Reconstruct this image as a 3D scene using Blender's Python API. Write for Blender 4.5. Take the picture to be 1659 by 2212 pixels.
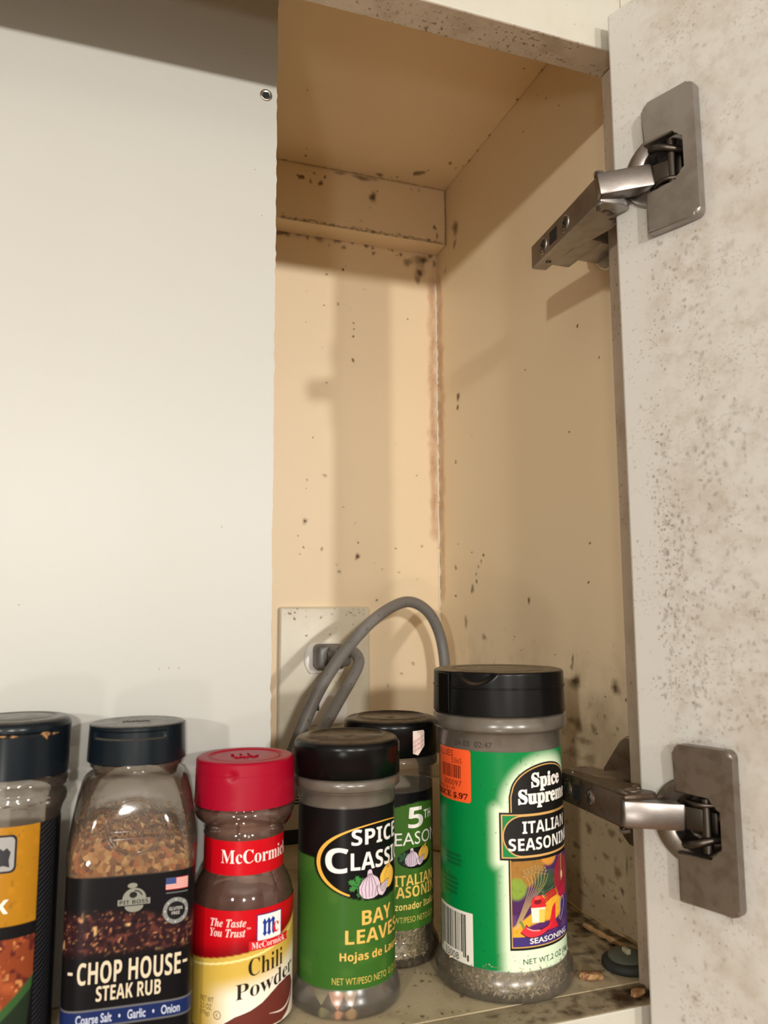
import bpy, bmesh, math, random
import numpy as np
from mathutils import Vector, Matrix

for o in list(bpy.data.objects): bpy.data.objects.remove(o)
S = bpy.context.scene
COL = S.collection

# ------------------------------------------------------------------ camera
cd = bpy.data.cameras.new('camera'); cam = bpy.data.objects.new('camera', cd); COL.objects.link(cam)
S.camera = cam
cd.sensor_fit = 'VERTICAL'; cd.sensor_height = 36.0; cd.lens = 1694.3 / 2212 * 36.0
cd.clip_start = 0.01; cd.clip_end = 50
yaw, pit, rol = math.radians(19.4058), math.radians(7.3167), math.radians(-0.1822)
fwd = Vector((math.sin(yaw)*math.cos(pit), math.cos(yaw)*math.cos(pit), math.sin(pit)))
rt = Vector((math.cos(yaw), -math.sin(yaw), 0)); up = rt.cross(fwd)
r2 = rt*math.cos(rol) + up*math.sin(rol); u2 = -rt*math.sin(rol) + up*math.cos(rol)
cam.matrix_world = Matrix(((r2.x, u2.x, -fwd.x, -0.2371), (r2.y, u2.y, -fwd.y, -0.30499),
                           (r2.z, u2.z, -fwd.z, 0.1684), (0, 0, 0, 1)))
cd.dof.use_dof = True; cd.dof.focus_distance = 0.43; cd.dof.aperture_fstop = 13.0

# ------------------------------------------------------------------ room light: world and the kitchen's lamps
w = bpy.data.worlds.new('kitchen'); S.world = w; w.use_nodes = True
bg = w.node_tree.nodes['Background']; bg.inputs[0].default_value = (1.0, 0.83, 0.66, 1); bg.inputs[1].default_value = 0.03
def lamp(name, loc, power, radius, col):
    l = bpy.data.lights.new(name, 'POINT'); l.energy = power; l.shadow_soft_size = radius; l.color = col
    o = bpy.data.objects.new(name, l); COL.objects.link(o); o.location = loc; return o
lamp('kitchen_lamp', (0.331, -2.0, 0.455), 62, 0.035, (1.0, 0.955, 0.885))
lamp('dining_lamp', (-1.28, -1.6, 0.455), 58, 0.035, (1.0, 0.955, 0.885))
lamp('middle_lamp', (-0.46, -2.1, 0.455), 84, 0.045, (1.0, 0.955, 0.885))
lamp('counter_lamp', (-0.70, -1.15, -0.24), 9, 0.06, (1.0, 0.955, 0.885))
S.view_settings.view_transform = 'Standard'; S.view_settings.look = 'None'
S.view_settings.exposure = -0.15; S.view_settings.gamma = 1.0; S.view_settings.use_curve_mapping = False
S.cycles.max_bounces = 16; S.cycles.transparent_max_bounces = 24; S.cycles.diffuse_bounces = 6
S.cycles.caustics_reflective = False; S.cycles.caustics_refractive = False; S.cycles.sample_clamp_indirect = 4
S.cycles.use_denoising = True

# ------------------------------------------------------------------ helpers
def L(*c):
    if len(c) == 1: c = c[0]
    f = lambda v: (v/255/12.92 if v/255 <= .04045 else ((v/255+.055)/1.055)**2.4)
    return (f(c[0]), f(c[1]), f(c[2]))
def tag(o, label, cat, group=None):
    o['label'] = label; o['category'] = cat
    if group: o['group'] = group
    return o
def thing(name, label, cat, loc=(0, 0, 0), rz=0, group=None):
    o = bpy.data.objects.new(name, None); COL.objects.link(o); o.empty_display_size = .01
    o.location = loc; o.rotation_euler = (0, 0, rz); return tag(o, label, cat, group)
def link(name, me, m, parent=None, smooth=False):
    if m: me.materials.append(m)
    if smooth: me.polygons.foreach_set('use_smooth', [True]*len(me.polygons))
    o = bpy.data.objects.new(name, me); COL.objects.link(o)
    if parent: o.parent = parent
    return o
def obj(name, bm, m, parent=None, smooth=False, angle=None):
    bmesh.ops.recalc_face_normals(bm, faces=bm.faces)
    if angle is not None:
        for f in bm.faces: f.smooth = True
        for e in bm.edges:
            if len(e.link_faces) == 2 and e.calc_face_angle(0) > math.radians(angle): e.smooth = False
    me = bpy.data.meshes.new(name); bm.to_mesh(me); bm.free()
    return link(name, me, m, parent, smooth)
def box(bm, x0, x1, y0, y1, z0, z1, bev=0, M=None, seg=2):
    r = bmesh.ops.create_cube(bm, size=1)
    vs = r['verts']
    for v in vs:
        v.co = Vector((x0+(v.co.x+.5)*(x1-x0), y0+(v.co.y+.5)*(y1-y0), z0+(v.co.z+.5)*(z1-z0)))
    if bev:
        es = list({e for v in vs for e in v.link_edges})
        r = bmesh.ops.bevel(bm, geom=es, offset=bev, segments=seg, affect='EDGES', profile=.5)
        vs = list({v for f in r['faces'] for v in f.verts} | {v for v in vs if v.is_valid})
    if M is not None:
        for v in vs: v.co = M @ v.co
    return vs
def prism(bm, pts, z0, z1, M=None, bev=0, both=False):
    """extrude the outline pts (x,y) from z0 to z1; M places it; bev rounds the z1 rim"""
    a = [bm.verts.new((p[0], p[1], z0)) for p in pts]; b = [bm.verts.new((p[0], p[1], z1)) for p in pts]
    n = len(pts)
    fa = bm.faces.new(a[::-1]); fb = bm.faces.new(b)
    for i in range(n): bm.faces.new((a[i], a[(i+1) % n], b[(i+1) % n], b[i]))
    vs = a+b
    if bev:
        es = [e for e in fb.edges] + ([e for e in fa.edges] if both else [])
        r = bmesh.ops.bevel(bm, geom=es, offset=bev, segments=3, affect='EDGES', profile=.5)
        vs = list({v for v in vs if v.is_valid} | {v for f in r['faces'] for v in f.verts})
    if M is not None:
        for v in vs: v.co = M @ v.co
    return vs
def lathe(bm, prof, n=96, M=None, rf=None, close=True):
    rings = []
    vs = []
    for r, z in prof:
        if r < 1e-7:
            v = bm.verts.new((0, 0, z)); rings.append([v]); vs.append(v)
        else:
            ring = []
            for i in range(n):
                t = 2*math.pi*i/n
                rr, zz = (r, z) if rf is None else rf(t, r, z)
                v = bm.verts.new((rr*math.cos(t), rr*math.sin(t), zz)); ring.append(v)
            rings.append(ring); vs += ring
    for a, b in zip(rings, rings[1:]):
        if len(a) == 1 and len(b) == 1: continue
        for i in range(n):
            j = (i+1) % n
            if len(a) == 1: bm.faces.new((a[0], b[j], b[i]))
            elif len(b) == 1: bm.faces.new((a[i], a[j], b[0]))
            else: bm.faces.new((a[i], a[j], b[j], b[i]))
    if M is not None:
        for v in vs: v.co = M @ v.co
    return vs
def arcp(cx, cz, r, a0, a1, n=6):
    return [(cx+r*math.cos(math.radians(a0+(a1-a0)*i/n)), cz+r*math.sin(math.radians(a0+(a1-a0)*i/n))) for i in range(n+1)]
def catmull(P, n=10):
    P = [Vector(p) for p in P]; P = [2*P[0]-P[1]] + P + [2*P[-1]-P[-2]]; out = []
    for i in range(1, len(P)-2):
        a, b, c, d = P[i-1:i+3]
        for k in range(n):
            t = k/n
            out.append(.5*((2*b)+(c-a)*t+(2*a-5*b+4*c-d)*t*t+(3*b-a-3*c+d)*t**3))
    out.append(P[-2]); return out
def tube(bm, path, r, n=12):
    rf = r if callable(r) else (lambda i: r)
    N = None; rings = []
    for i, p in enumerate(path):
        t = (path[min(i+1, len(path)-1)] - path[max(i-1, 0)]).normalized()
        if N is None: N = t.orthogonal().normalized()
        N = (N - t*N.dot(t)).normalized(); B = t.cross(N)
        rings.append([bm.verts.new(p + (N*math.cos(2*math.pi*k/n)+B*math.sin(2*math.pi*k/n))*rf(i)) for k in range(n)])
    for a, b in zip(rings, rings[1:]):
        for k in range(n): bm.faces.new((a[k], a[(k+1) % n], b[(k+1) % n], b[k]))
    bm.faces.new(rings[0][::-1]); bm.faces.new(rings[-1])
def frame(o, x, y, z):
    return Matrix(((x[0], y[0], z[0], o[0]), (x[1], y[1], z[1], o[1]), (x[2], y[2], z[2], o[2]), (0, 0, 0, 1)))

# ------------------------------------------------------------------ materials
def mat(name, col, rough=.5, metal=0, spec=.5, **k):
    m = bpy.data.materials.new(name); m.use_nodes = True; b = m.node_tree.nodes['Principled BSDF']
    b.inputs['Base Color'].default_value = (*col, 1); b.inputs['Roughness'].default_value = rough
    b.inputs['Metallic'].default_value = metal; b.inputs['Specular IOR Level'].default_value = spec
    for a, v in k.items(): b.inputs[a.replace('_', ' ')].default_value = v
    return m
class NT:
    def __init__(s, m): s.t = m.node_tree; s.b = s.t.nodes['Principled BSDF']; s.co = None
    def n(s, k, **p):
        x = s.t.nodes.new(k)
        for a, v in p.items(): setattr(x, a, v)
        return x
    def coord(s):
        if s.co is None: s.co = s.n('ShaderNodeTexCoord').outputs['Object']
        return s.co
    def map(s, scale, loc=(0, 0, 0)):
        x = s.n('ShaderNodeMapping'); x.inputs['Scale'].default_value = scale; x.inputs['Location'].default_value = loc
        s.t.links.new(s.coord(), x.inputs[0]); return x.outputs[0]
    def noise(s, scale, detail=4, rough=.55, vec=None, dist=0):
        x = s.n('ShaderNodeTexNoise'); x.inputs['Scale'].default_value = scale; x.inputs['Detail'].default_value = detail
        x.inputs['Roughness'].default_value = rough; x.inputs['Distortion'].default_value = dist
        s.t.links.new(vec or s.coord(), x.inputs['Vector']); return x.outputs['Fac']
    def step(s, v, lo, hi, a=0., b=1.):
        x = s.n('ShaderNodeMapRange', interpolation_type='SMOOTHSTEP'); s.t.links.new(v, x.inputs[0])
        for i, q in enumerate((lo, hi, a, b)): x.inputs[i+1].default_value = q
        return x.outputs[0]
    def math(s, op, a, b):
        x = s.n('ShaderNodeMath', operation=op)
        for i, q in enumerate((a, b)):
            if isinstance(q, (int, float)): x.inputs[i].default_value = q
            else: s.t.links.new(q, x.inputs[i])
        return x.outputs[0]
    def mix(s, f, a, b):
        x = s.n('ShaderNodeMix', data_type='RGBA')
        s.t.links.new(f, x.inputs[0])
        for i, q in ((6, a), (7, b)):
            if isinstance(q, tuple): x.inputs[i].default_value = (*q[:3], 1)
            else: s.t.links.new(q, x.inputs[i])
        return x.outputs[2]
    def col(s, c): s.t.links.new(c, s.b.inputs['Base Color'])
    def bump(s, h, dist=.0005, strength=.5):
        x = s.n('ShaderNodeBump'); x.inputs['Distance'].default_value = dist; x.inputs['Strength'].default_value = strength
        s.t.links.new(h, x.inputs['Height']); s.t.links.new(x.outputs[0], s.b.inputs['Normal'])
    def sep(s, i):
        x = s.n('ShaderNodeSeparateXYZ'); s.t.links.new(s.coord(), x.inputs[0]); return x.outputs[i]

def board(name, base, dirt, amt=.25, rough=.5, spot=None, scale=60, thr=.62, vs=(1, 1, 1), speck=420, sthr=.68, samt=.8):
    """painted or coated board with cloudy grime and fine mould specks"""
    m = mat(name, base, rough); t = NT(m)
    cloud = t.step(t.noise(scale, 6, .65, t.map(vs)), .42, .78, 0, amt)
    c = t.mix(cloud, base, dirt)
    if spot:
        patch = t.step(t.noise(scale*.5, 3, .6, t.map(vs, (3, 7, 1))), thr-.12, thr+.12)
        dots = t.step(t.noise(speck, 2, .5), sthr, sthr+.08)
        c = t.mix(t.math('MULTIPLY', t.math('MULTIPLY', patch, dots), samt), c, spot)
    t.col(c); t.bump(t.noise(900, 2), .0001, .15)
    return m

M = {}
M['inner'] = board('cream_laminate', (.83, .68, .465), L(190, 150, 95), .10, .42, None, 9)
M['wallm'] = board('cream_wall_board', (.88, .715, .49), L(200, 160, 110), .08, .5, None, 8)
M['white'] = board('white_hardboard', (.425, .425, .395), L(166, 154, 132), .10, .40, L(190, 150, 110), 7, .66, (1, 1, 1), 260, .72, .5)
M['fiber'] = mat('raw_fibreboard', L(120, 78, 50), .9)
M['frontf'] = board('painted_frame_front', (.48, .47, .41), L(166, 148, 108), .22, .45, L(140, 110, 75), 40, .6, (1, 1, 1), 330, .66)
M['rail_under'] = board('mouldy_rail_paint', L(206, 196, 180), L(146, 130, 104), .55, .6, L(84, 66, 44), 60, .50, (1, 1, 1), 460, .58, .7)
M['rail_top'] = board('dirty_rail_paint', L(160, 148, 122), L(96, 78, 50), .75, .6, L(78, 58, 38), 55, .45, (1, 1, 1), 480, .60, .6)
M['stile'] = board('stained_stile_paint', L(172, 156, 138), L(130, 108, 84), .5, .55, L(88, 62, 40), 60, .5, (1, 1, .6), 420, .62, .7)
M['floorb'] = board('grimy_shelf', L(188, 174, 144), L(112, 92, 60), .6, .55, L(84, 60, 38), 38, .5, (1, 1, 1), 620, .62, .5)
M['sidew'] = None
# side wall: mould low down, its browning widened upwards to paint in a shadow
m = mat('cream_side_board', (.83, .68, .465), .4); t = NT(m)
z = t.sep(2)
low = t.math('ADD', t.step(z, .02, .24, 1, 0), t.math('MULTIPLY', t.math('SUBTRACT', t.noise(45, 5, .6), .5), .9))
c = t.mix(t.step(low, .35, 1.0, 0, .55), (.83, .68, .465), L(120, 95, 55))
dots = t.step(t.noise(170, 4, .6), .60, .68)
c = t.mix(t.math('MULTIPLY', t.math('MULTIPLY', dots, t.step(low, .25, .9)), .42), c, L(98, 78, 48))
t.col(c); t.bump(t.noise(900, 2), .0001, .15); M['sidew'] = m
# door: off-white, mottled grey-brown mildew away from the hinge edge, strings of fine specks
m = mat('mildewed_door_paint', (.56, .55, .515), .42); t = NT(m)
sx = t.sep(0)
edge = t.step(sx, .006, .026)
cl = t.math('MULTIPLY', t.step(t.noise(110, 7, .7), .42, .72), edge)
c = t.mix(t.math('MULTIPLY', cl, .34), (.56, .55, .515), L(142, 122, 96))
big = t.math('MULTIPLY', t.step(t.noise(26, 4, .6), .44, .66), edge)
c = t.mix(t.math('MULTIPLY', big, .24), c, L(156, 138, 112))
patch = t.step(t.noise(38, 3, .6, t.map((1, 1, .55), (.3, 2, .1))), .47, .6)
dots = t.step(t.noise(620, 2, .5, t.map((1, 1, .8))), .57, .66)
c = t.mix(t.math('MULTIPLY', t.math('MULTIPLY', patch, dots), .30), c, L(120, 104, 82))
t.col(c); t.bump(t.noise(900, 2), .0001, .2); M['door'] = m

M['nickel'] = mat('nickel_plate', L(162, 159, 157), .40, 1); t = NT(M['nickel'])
t.col(t.mix(t.step(t.noise(70, 5), .4, .75), L(170, 166, 163), L(150, 144, 138)))
M['nickel_dark'] = mat('worn_nickel', L(120, 104, 88), .38, 1); t = NT(M['nickel_dark'])
t.col(t.mix(t.step(t.noise(160, 5), .45, .65), L(148, 140, 132), L(134, 124, 114)))
M['rusty'] = mat('rust_spotted_nickel', L(110, 95, 80), .45, 1); t = NT(M['rusty'])
rz = t.step(t.noise(190, 6, .7), .46, .60)
t.col(t.mix(rz, L(104, 92, 80), L(74, 50, 32))); t.t.links.new(t.step(t.noise(190, 6, .7), .44, .62, 1, .15), t.b.inputs['Metallic'])
M['brushed'] = mat('brushed_steel', L(176, 168, 160), .3, 1); t = NT(M['brushed'])
t.col(t.mix(t.noise(260, 3, .6, t.map((1, 1, 9))), L(112, 106, 102), L(150, 144, 140)))
M['cup_dark'] = mat('dark_cup_steel', L(84, 78, 72), .36, 1)
M['hole'] = mat('dark_recess', (.006, .006, .007), .7)
M['screw'] = mat('zinc_screw', L(182, 176, 166), .3, 1)
M['ivory'] = board('ivory_plastic', (.72, .665, .53), L(176, 150, 104), .15, .35, L(110, 84, 54), 60, .62, (1, 1, 1), 420, .68, .6)
M['outlet_white'] = mat('outlet_white_plastic', (.80, .76, .70), .3)
M['cordgrey'] = mat('grey_cord_rubber', L(122, 120, 118), .42); t = NT(M['cordgrey'])
t.col(t.mix(t.step(t.noise(300, 3), .62, .72, 0, .6), L(120, 117, 114), L(70, 58, 48)))
M['pluggrey'] = mat('grey_plug_plastic', L(118, 114, 112), .4)
M['black'] = mat('black_cap_plastic', (.003, .003, .0032), .22, 0, .2); t = NT(M['black'])
t.t.links.new(t.step(t.noise(60, 4), .3, .8, .16, .36), t.b.inputs['Roughness'])
M['navy'] = mat('navy_black_cap_plastic', (.011, .015, .020), .36, 0, .25)
M['red'] = mat('red_cap_plastic', (.30, .002, .018), .36, 0, .18); t = NT(M['red'])
t.col(t.mix(t.step(t.noise(120, 4), .60, .8, 0, .14), (.30, .002, .018), L(206, 70, 70)))
def dusty(m, c, top, amt):
    """settled dust: on faces that look up (dust lies there whichever way the lamps stand)"""
    t = NT(m); g = t.n('ShaderNodeNewGeometry'); sp = t.n('ShaderNodeSeparateXYZ')
    t.t.links.new(g.outputs['Normal'], sp.inputs[0])
    f = t.math('MULTIPLY', t.step(sp.outputs[2], .6, .98), t.step(t.noise(140, 5, .6), .2, .75, amt*.5, amt))
    t.col(t.mix(f, c, top)); t.t.links.new(t.math('MAXIMUM', t.math('MULTIPLY', f, .9), .25), t.b.inputs['Roughness'])
M['blackdust'] = mat('dusty_black_cap_plastic', (.003, .003, .0032), .24, 0, .2); dusty(M['blackdust'], (.003, .003, .0032), L(124, 106, 82), .42)
M['navydust'] = mat('dusty_navy_cap_plastic', (.005, .0085, .0125), .3, 0, .22); dusty(M['navydust'], (.005, .0085, .0125), L(134, 126, 112), .40)

def clear(name, tint=(.97, .97, .97), haze=0., hazecol=(.6, .55, .5), rough=.06, gloss=1.):
    """thin clear plastic or glass wall: lets light through, reflects by angle, optional haze of dust"""
    m = bpy.data.materials.new(name); m.use_nodes = True; nt = m.node_tree; nt.nodes.clear()
    N = lambda k: nt.nodes.new(k)
    out = N('ShaderNodeOutputMaterial'); tr = N('ShaderNodeBsdfTransparent'); tr.inputs[0].default_value = (*tint, 1)
    gl = N('ShaderNodeBsdfGlossy'); gl.inputs['Roughness'].default_value = rough; gl.inputs[0].default_value = (gloss, gloss, gloss, 1)
    fr = N('ShaderNodeFresnel'); fr.inputs[0].default_value = 1.49
    mx = N('ShaderNodeMixShader'); nt.links.new(fr.outputs[0], mx.inputs[0])
    base = tr.outputs[0]
    if haze > 0:
        df = N('ShaderNodeBsdfDiffuse'); df.inputs[0].default_value = (*hazecol, 1)
        tl = N('ShaderNodeBsdfTranslucent'); tl.inputs[0].default_value = (*hazecol, 1)
        md = N('ShaderNodeMixShader'); md.inputs[0].default_value = .4
        nt.links.new(df.outputs[0], md.inputs[1]); nt.links.new(tl.outputs[0], md.inputs[2])
        tc = N('ShaderNodeTexCoord'); no = N('ShaderNodeTexNoise'); no.inputs['Scale'].default_value = 90; no.inputs['Detail'].default_value = 5
        nt.links.new(tc.outputs['Object'], no.inputs['Vector'])
        mr = N('ShaderNodeMapRange'); mr.inputs[1].default_value = .3; mr.inputs[2].default_value = .7
        mr.inputs[3].default_value = haze*.75; mr.inputs[4].default_value = min(1, haze*1.2)
        nt.links.new(no.outputs[0], mr.inputs[0])
        mh = N('ShaderNodeMixShader'); nt.links.new(mr.outputs[0], mh.inputs[0])
        nt.links.new(tr.outputs[0], mh.inputs[1]); nt.links.new(md.outputs[0], mh.inputs[2]); base = mh.outputs[0]
    nt.links.new(base, mx.inputs[1]); nt.links.new(gl.outputs[0], mx.inputs[2]); nt.links.new(mx.outputs[0], out.inputs[0])
    return m
M['frost'] = clear('frosted_plastic', (.80, .79, .78), .70, L(150, 142, 134), .24)
M['milky'] = clear('milky_plastic', (.88, .87, .85), .24, L(182, 170, 154), .24)
M['clearp'] = clear('clear_plastic', (.94, .93, .91), .14, L(170, 155, 138), .07)
M['dustyglass'] = clear('chili_dusted_plastic', (.90, .84, .80), .34, L(150, 112, 98), .07)
M['glass'] = clear('clear_jar_plastic', (.95, .93, .90), .16, L(170, 152, 134), .05)

def grains(name, cols, scale=900, bump=.0006):
    m = mat(name, cols[0], .8); t = NT(m)
    v = t.n('ShaderNodeTexVoronoi'); v.inputs['Scale'].default_value = scale; t.t.links.new(t.coord(), v.inputs['Vector'])
    s = t.n('ShaderNodeSeparateColor'); t.t.links.new(v.outputs['Color'], s.inputs[0])
    c = cols[0]
    for i, q in enumerate(cols[1:]):
        lo = (i+1)/len(cols); c = t.mix(t.step(s.outputs[0], lo-.02, lo+.02), c, q)
    t.col(c); t.bump(v.outputs['Distance'], bump, .8); return m
M['herb'] = grains('dried_herbs', [L(124, 112, 82), L(148, 134, 100), L(98, 92, 64), L(170, 154, 120), L(134, 122, 92)], 800)
M['chilip'] = grains('chili_powder', [L(92, 38, 28), L(104, 46, 34), L(80, 32, 24)], 2600, .0002)
M['rub'] = grains('coarse_rub', [L(150, 100, 56), L(176, 128, 76), L(112, 70, 38), L(190, 150, 100), L(90, 54, 32), L(160, 90, 48)], 480, .0012)
M['flake'] = [mat('herb_flake', L(*c), .8) for c in ((138, 128, 92), (168, 152, 114), (104, 100, 66), (196, 178, 142))]
M['rubflake'] = [mat('rub_grain', L(*c), .6) for c in ((186, 136, 78), (206, 172, 120), (120, 66, 36), (150, 98, 52))]

# printed colours with the print kept in a colour attribute (flat print only)
m = mat('printed_label', (.5, .5, .5), .32, 0, .14); t = NT(m)
a = t.n('ShaderNodeAttribute', attribute_name='print'); g = t.n('ShaderNodeNewGeometry')
t.col(t.mix(g.outputs['Backfacing'], a.outputs['Color'], L(206, 200, 190))); M['print'] = m      # the film's unprinted back is white
_ink = {}
def ink(c, rough=.4):
    k = (tuple(c), rough)
    if k not in _ink: _ink[k] = mat('ink', L(*c), rough, 0, .2)
    return _ink[k]
# stains: soft-edged spots of their own shape lying on a surface
def stain(name, col):
    m = bpy.data.materials.new(name); m.use_nodes = True; nt = m.node_tree; nt.nodes.clear(); N = nt.nodes.new
    out = N('ShaderNodeOutputMaterial'); tr = N('ShaderNodeBsdfTransparent'); df = N('ShaderNodeBsdfDiffuse'); df.inputs[0].default_value = (*col, 1)
    at = N('ShaderNodeAttribute'); at.attribute_name = 'alpha'; mx = N('ShaderNodeMixShader')
    tc = N('ShaderNodeTexCoord'); no = N('ShaderNodeTexNoise'); no.inputs['Scale'].default_value = 1500; no.inputs['Detail'].default_value = 3
    nt.links.new(tc.outputs['Object'], no.inputs['Vector'])
    mr = N('ShaderNodeMapRange'); mr.inputs[1].default_value = .3; mr.inputs[2].default_value = .7; mr.inputs[3].default_value = .55; mr.inputs[4].default_value = 1.1
    nt.links.new(no.outputs[0], mr.inputs[0]); mu = N('ShaderNodeMath'); mu.operation = 'MULTIPLY'
    nt.links.new(at.outputs['Fac'], mu.inputs[0]); nt.links.new(mr.outputs[0], mu.inputs[1])
    nt.links.new(mu.outputs[0], mx.inputs[0]); nt.links.new(tr.outputs[0], mx.inputs[1]); nt.links.new(df.outputs[0], mx.inputs[2])
    nt.links.new(mx.outputs[0], out.inputs[0]); return m
M['mould'] = stain('mould', L(102, 80, 52)); M['pink'] = stain('rusty_pink_stain', L(198, 150, 116)); M['doorst'] = stain('door_mildew', L(132, 117, 95)); M['brownst'] = stain('brown_stain', L(74, 52, 34))
def stains(name, spots, P, m, parent, seed=1, n=14):
    """spots: (a, b, half_a, half_b, alpha) in metres on the surface; P(a,b) -> point"""
    rnd = random.Random(seed); V = []; F = []; A = []
    for i, (a, b, ha, hb, al) in enumerate(spots):
        base = len(V); off = rnd.random()*.00004
        V.append(P(a, b, off)); A.append(al)
        ph = [rnd.random()*6.28 for _ in range(3)]
        for q, alp in ((.45, al*.92), (1.3, 0)):
            for k in range(n):
                t = 2*math.pi*k/n
                w = 1+.18*math.sin(2*t+ph[0])+.14*math.sin(3*t+ph[1])+.10*math.sin(5*t+ph[2])
                V.append(P(a+ha*q*w*math.cos(t), b+hb*q*w*math.sin(t), off)); A.append(alp)
        for k in range(n):
            j = (k+1) % n
            F.append((base, base+1+k, base+1+j)); F.append((base+1+k, base+1+n+k, base+1+n+j, base+1+j))
    me = bpy.data.meshes.new(name); me.from_pydata(V, [], F); at = me.attributes.new('alpha', 'FLOAT', 'POINT')
    at.data.foreach_set('value', A); o = link(name, me, m, parent); o['kind'] = 'stuff'; return o

# ------------------------------------------------------------------ print: flat shapes and letters laid on a label's surface
def circ_path(r):
    def f(u, z, off):
        a = -math.pi/2 + u/1000/r
        return ((r+off)*math.cos(a), (r+off)*math.sin(a), z/1000)
    return f
def face_path(d):
    return lambda u, z, off: (u/1000, -d-off, z/1000)
def text2d(s, u0, u1, v0, v1, bold=0, shear=0, rot=0):
    c = bpy.data.curves.new('t', 'FONT'); c.body = s; c.offset = bold; c.shear = shear; c.resolution_u = 3
    o = bpy.data.objects.new('t', c); COL.objects.link(o); bpy.context.view_layer.update()
    me = bpy.data.meshes.new_from_object(o.evaluated_get(bpy.context.evaluated_depsgraph_get()))
    V = np.array([v.co[:2] for v in me.vertices]); F = [tuple(p.vertices) for p in me.polygons]
    bpy.data.objects.remove(o); bpy.data.curves.remove(c); bpy.data.meshes.remove(me)
    mn, mx = V.min(0), V.max(0); V = (V-mn)/(mx-mn)*np.array([u1-u0, v1-v0]) + np.array([u0, v0])
    V[:, 1] += (V[:, 0]-u0)*rot
    return V.tolist(), F
def bf(s): return ''.join(chr(0x1D400+ord(c)-65) if 'A' <= c <= 'Z' else chr(0x1D41A+ord(c)-97) if 'a' <= c <= 'z' else chr(0x1D7CE+ord(c)-48) if c.isdigit() else c for c in s)
def bi(s): return ''.join(chr(0x1D468+ord(c)-65) if 'A' <= c <= 'Z' else chr(0x1D482+ord(c)-97) if 'a' <= c <= 'z' else c for c in s)
def bss(s): return ''.join(chr(0x1D5D4+ord(c)-65) if 'A' <= c <= 'Z' else chr(0x1D5EE+ord(c)-97) if 'a' <= c <= 'z' else chr(0x1D7EC+ord(c)-48) if c.isdigit() else c for c in s)
def poly(pts): return [list(p) for p in pts], [tuple(range(len(pts)))]
def rect(u0, u1, v0, v1): return poly([(u0, v0), (u1, v0), (u1, v1), (u0, v1)])
def rrect(u0, u1, v0, v1, r, n=5):
    return poly(arcp(u1-r, v1-r, r, 0, 90, n)+arcp(u0+r, v1-r, r, 90, 180, n)+arcp(u0+r, v0+r, r, 180, 270, n)+arcp(u1-r, v0+r, r, 270, 360, n))
def ell(u, v, a, b, rot=0, n=28):
    c, s = math.cos(math.radians(rot)), math.sin(math.radians(rot)); P = []
    for i in range(n):
        x, y = a*math.cos(2*math.pi*i/n), b*math.sin(2*math.pi*i/n); P.append((u+x*c-y*s, v+x*s+y*c))
    return poly(P)
def ribbon(pts, w, closed=False):
    """a stroke along pts; w a width or a function of 0..1"""
    P = [Vector((p[0], p[1])) for p in pts]; n = len(P); V = []; F = []
    for i in range(n):
        a = P[(i-1) % n] if closed else P[max(i-1, 0)]; b = P[(i+1) % n] if closed else P[min(i+1, n-1)]
        t = (b-a).normalized(); q = Vector((-t.y, t.x))*(w(i/(n-1)) if callable(w) else w)/2
        V += [list(P[i]+q), list(P[i]-q)]
    for i in range(n if closed else n-1):
        j = (i+1) % n; F.append((2*i, 2*i+1, 2*j+1, 2*j))
    return V, F
def merge(*ms):
    V, F = [], []
    for v, f in ms:
        b = len(V); V += v; F += [tuple(i+b for i in q) for q in f]
    return V, F
def stamp(name, shape, path, col, layer, parent, step=1.1, rough=.4):
    V, F = shape
    bm = bmesh.new(); vs = [bm.verts.new((p[0], p[1], 0)) for p in V]
    for f in F:
        try: bm.faces.new([vs[i] for i in f])
        except ValueError: pass
    bmesh.ops.triangulate(bm, faces=[f for f in bm.faces if len(f.verts) > 4])
    if step:
        us = [p[0] for p in V]; u = math.floor(min(us)/step)*step + step
        while u < max(us):
            bmesh.ops.bisect_plane(bm, geom=bm.verts[:]+bm.edges[:]+bm.faces[:], dist=1e-6, plane_co=(u, 0, 0), plane_no=(1, 0, 0)); u += step
    for v in bm.verts: v.co = path(v.co.x, v.co.y, layer*.00005)
    me = bpy.data.meshes.new(name); bm.to_mesh(me); bm.free()
    return link(name, me, ink(col, rough), parent)
def sheet(name, path, u0, u1, z0, z1, step, paint, parent, layer=0, m=None):
    """a printed film: a fine grid over the label, its print held as a colour per point"""
    nu = max(2, int((u1-u0)/step)+1); nz = max(2, int((z1-z0)/step)+1)
    U, Z = np.meshgrid(np.linspace(u0, u1, nu), np.linspace(z0, z1, nz))
    C = paint(U, Z).reshape(-1, 3)
    V = [path(u, z, layer*.00005) for u, z in zip(U.ravel(), Z.ravel())]
    i = np.arange(nu*(nz-1)).reshape(nz-1, nu)[:, :-1].ravel()
    F = np.stack([i, i+1, i+nu+1, i+nu], 1)
    me = bpy.data.meshes.new(name); me.from_pydata(V, [], F.tolist())
    at = me.color_attributes.new('print', 'FLOAT_COLOR', 'POINT')
    at.data.foreach_set('color', np.concatenate([C, np.ones((len(C), 1))], 1).astype(np.float32).ravel())
    return link(name, me, m or M['print'], parent, True)
rng = np.random.RandomState(7)
def vnoise(U, V, s, seed=0):
    r = np.random.RandomState(seed); G = r.rand(64, 64); x, y = U/s, V/s
    i, j = np.floor(x).astype(int), np.floor(y).astype(int); fx, fy = x-i, y-j; fx = fx*fx*(3-2*fx); fy = fy*fy*(3-2*fy)
    g = lambda a, b: G[a % 64, b % 64]
    return (g(i, j)*(1-fx)+g(i+1, j)*fx)*(1-fy)+(g(i, j+1)*(1-fx)+g(i+1, j+1)*fx)*fy
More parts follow.
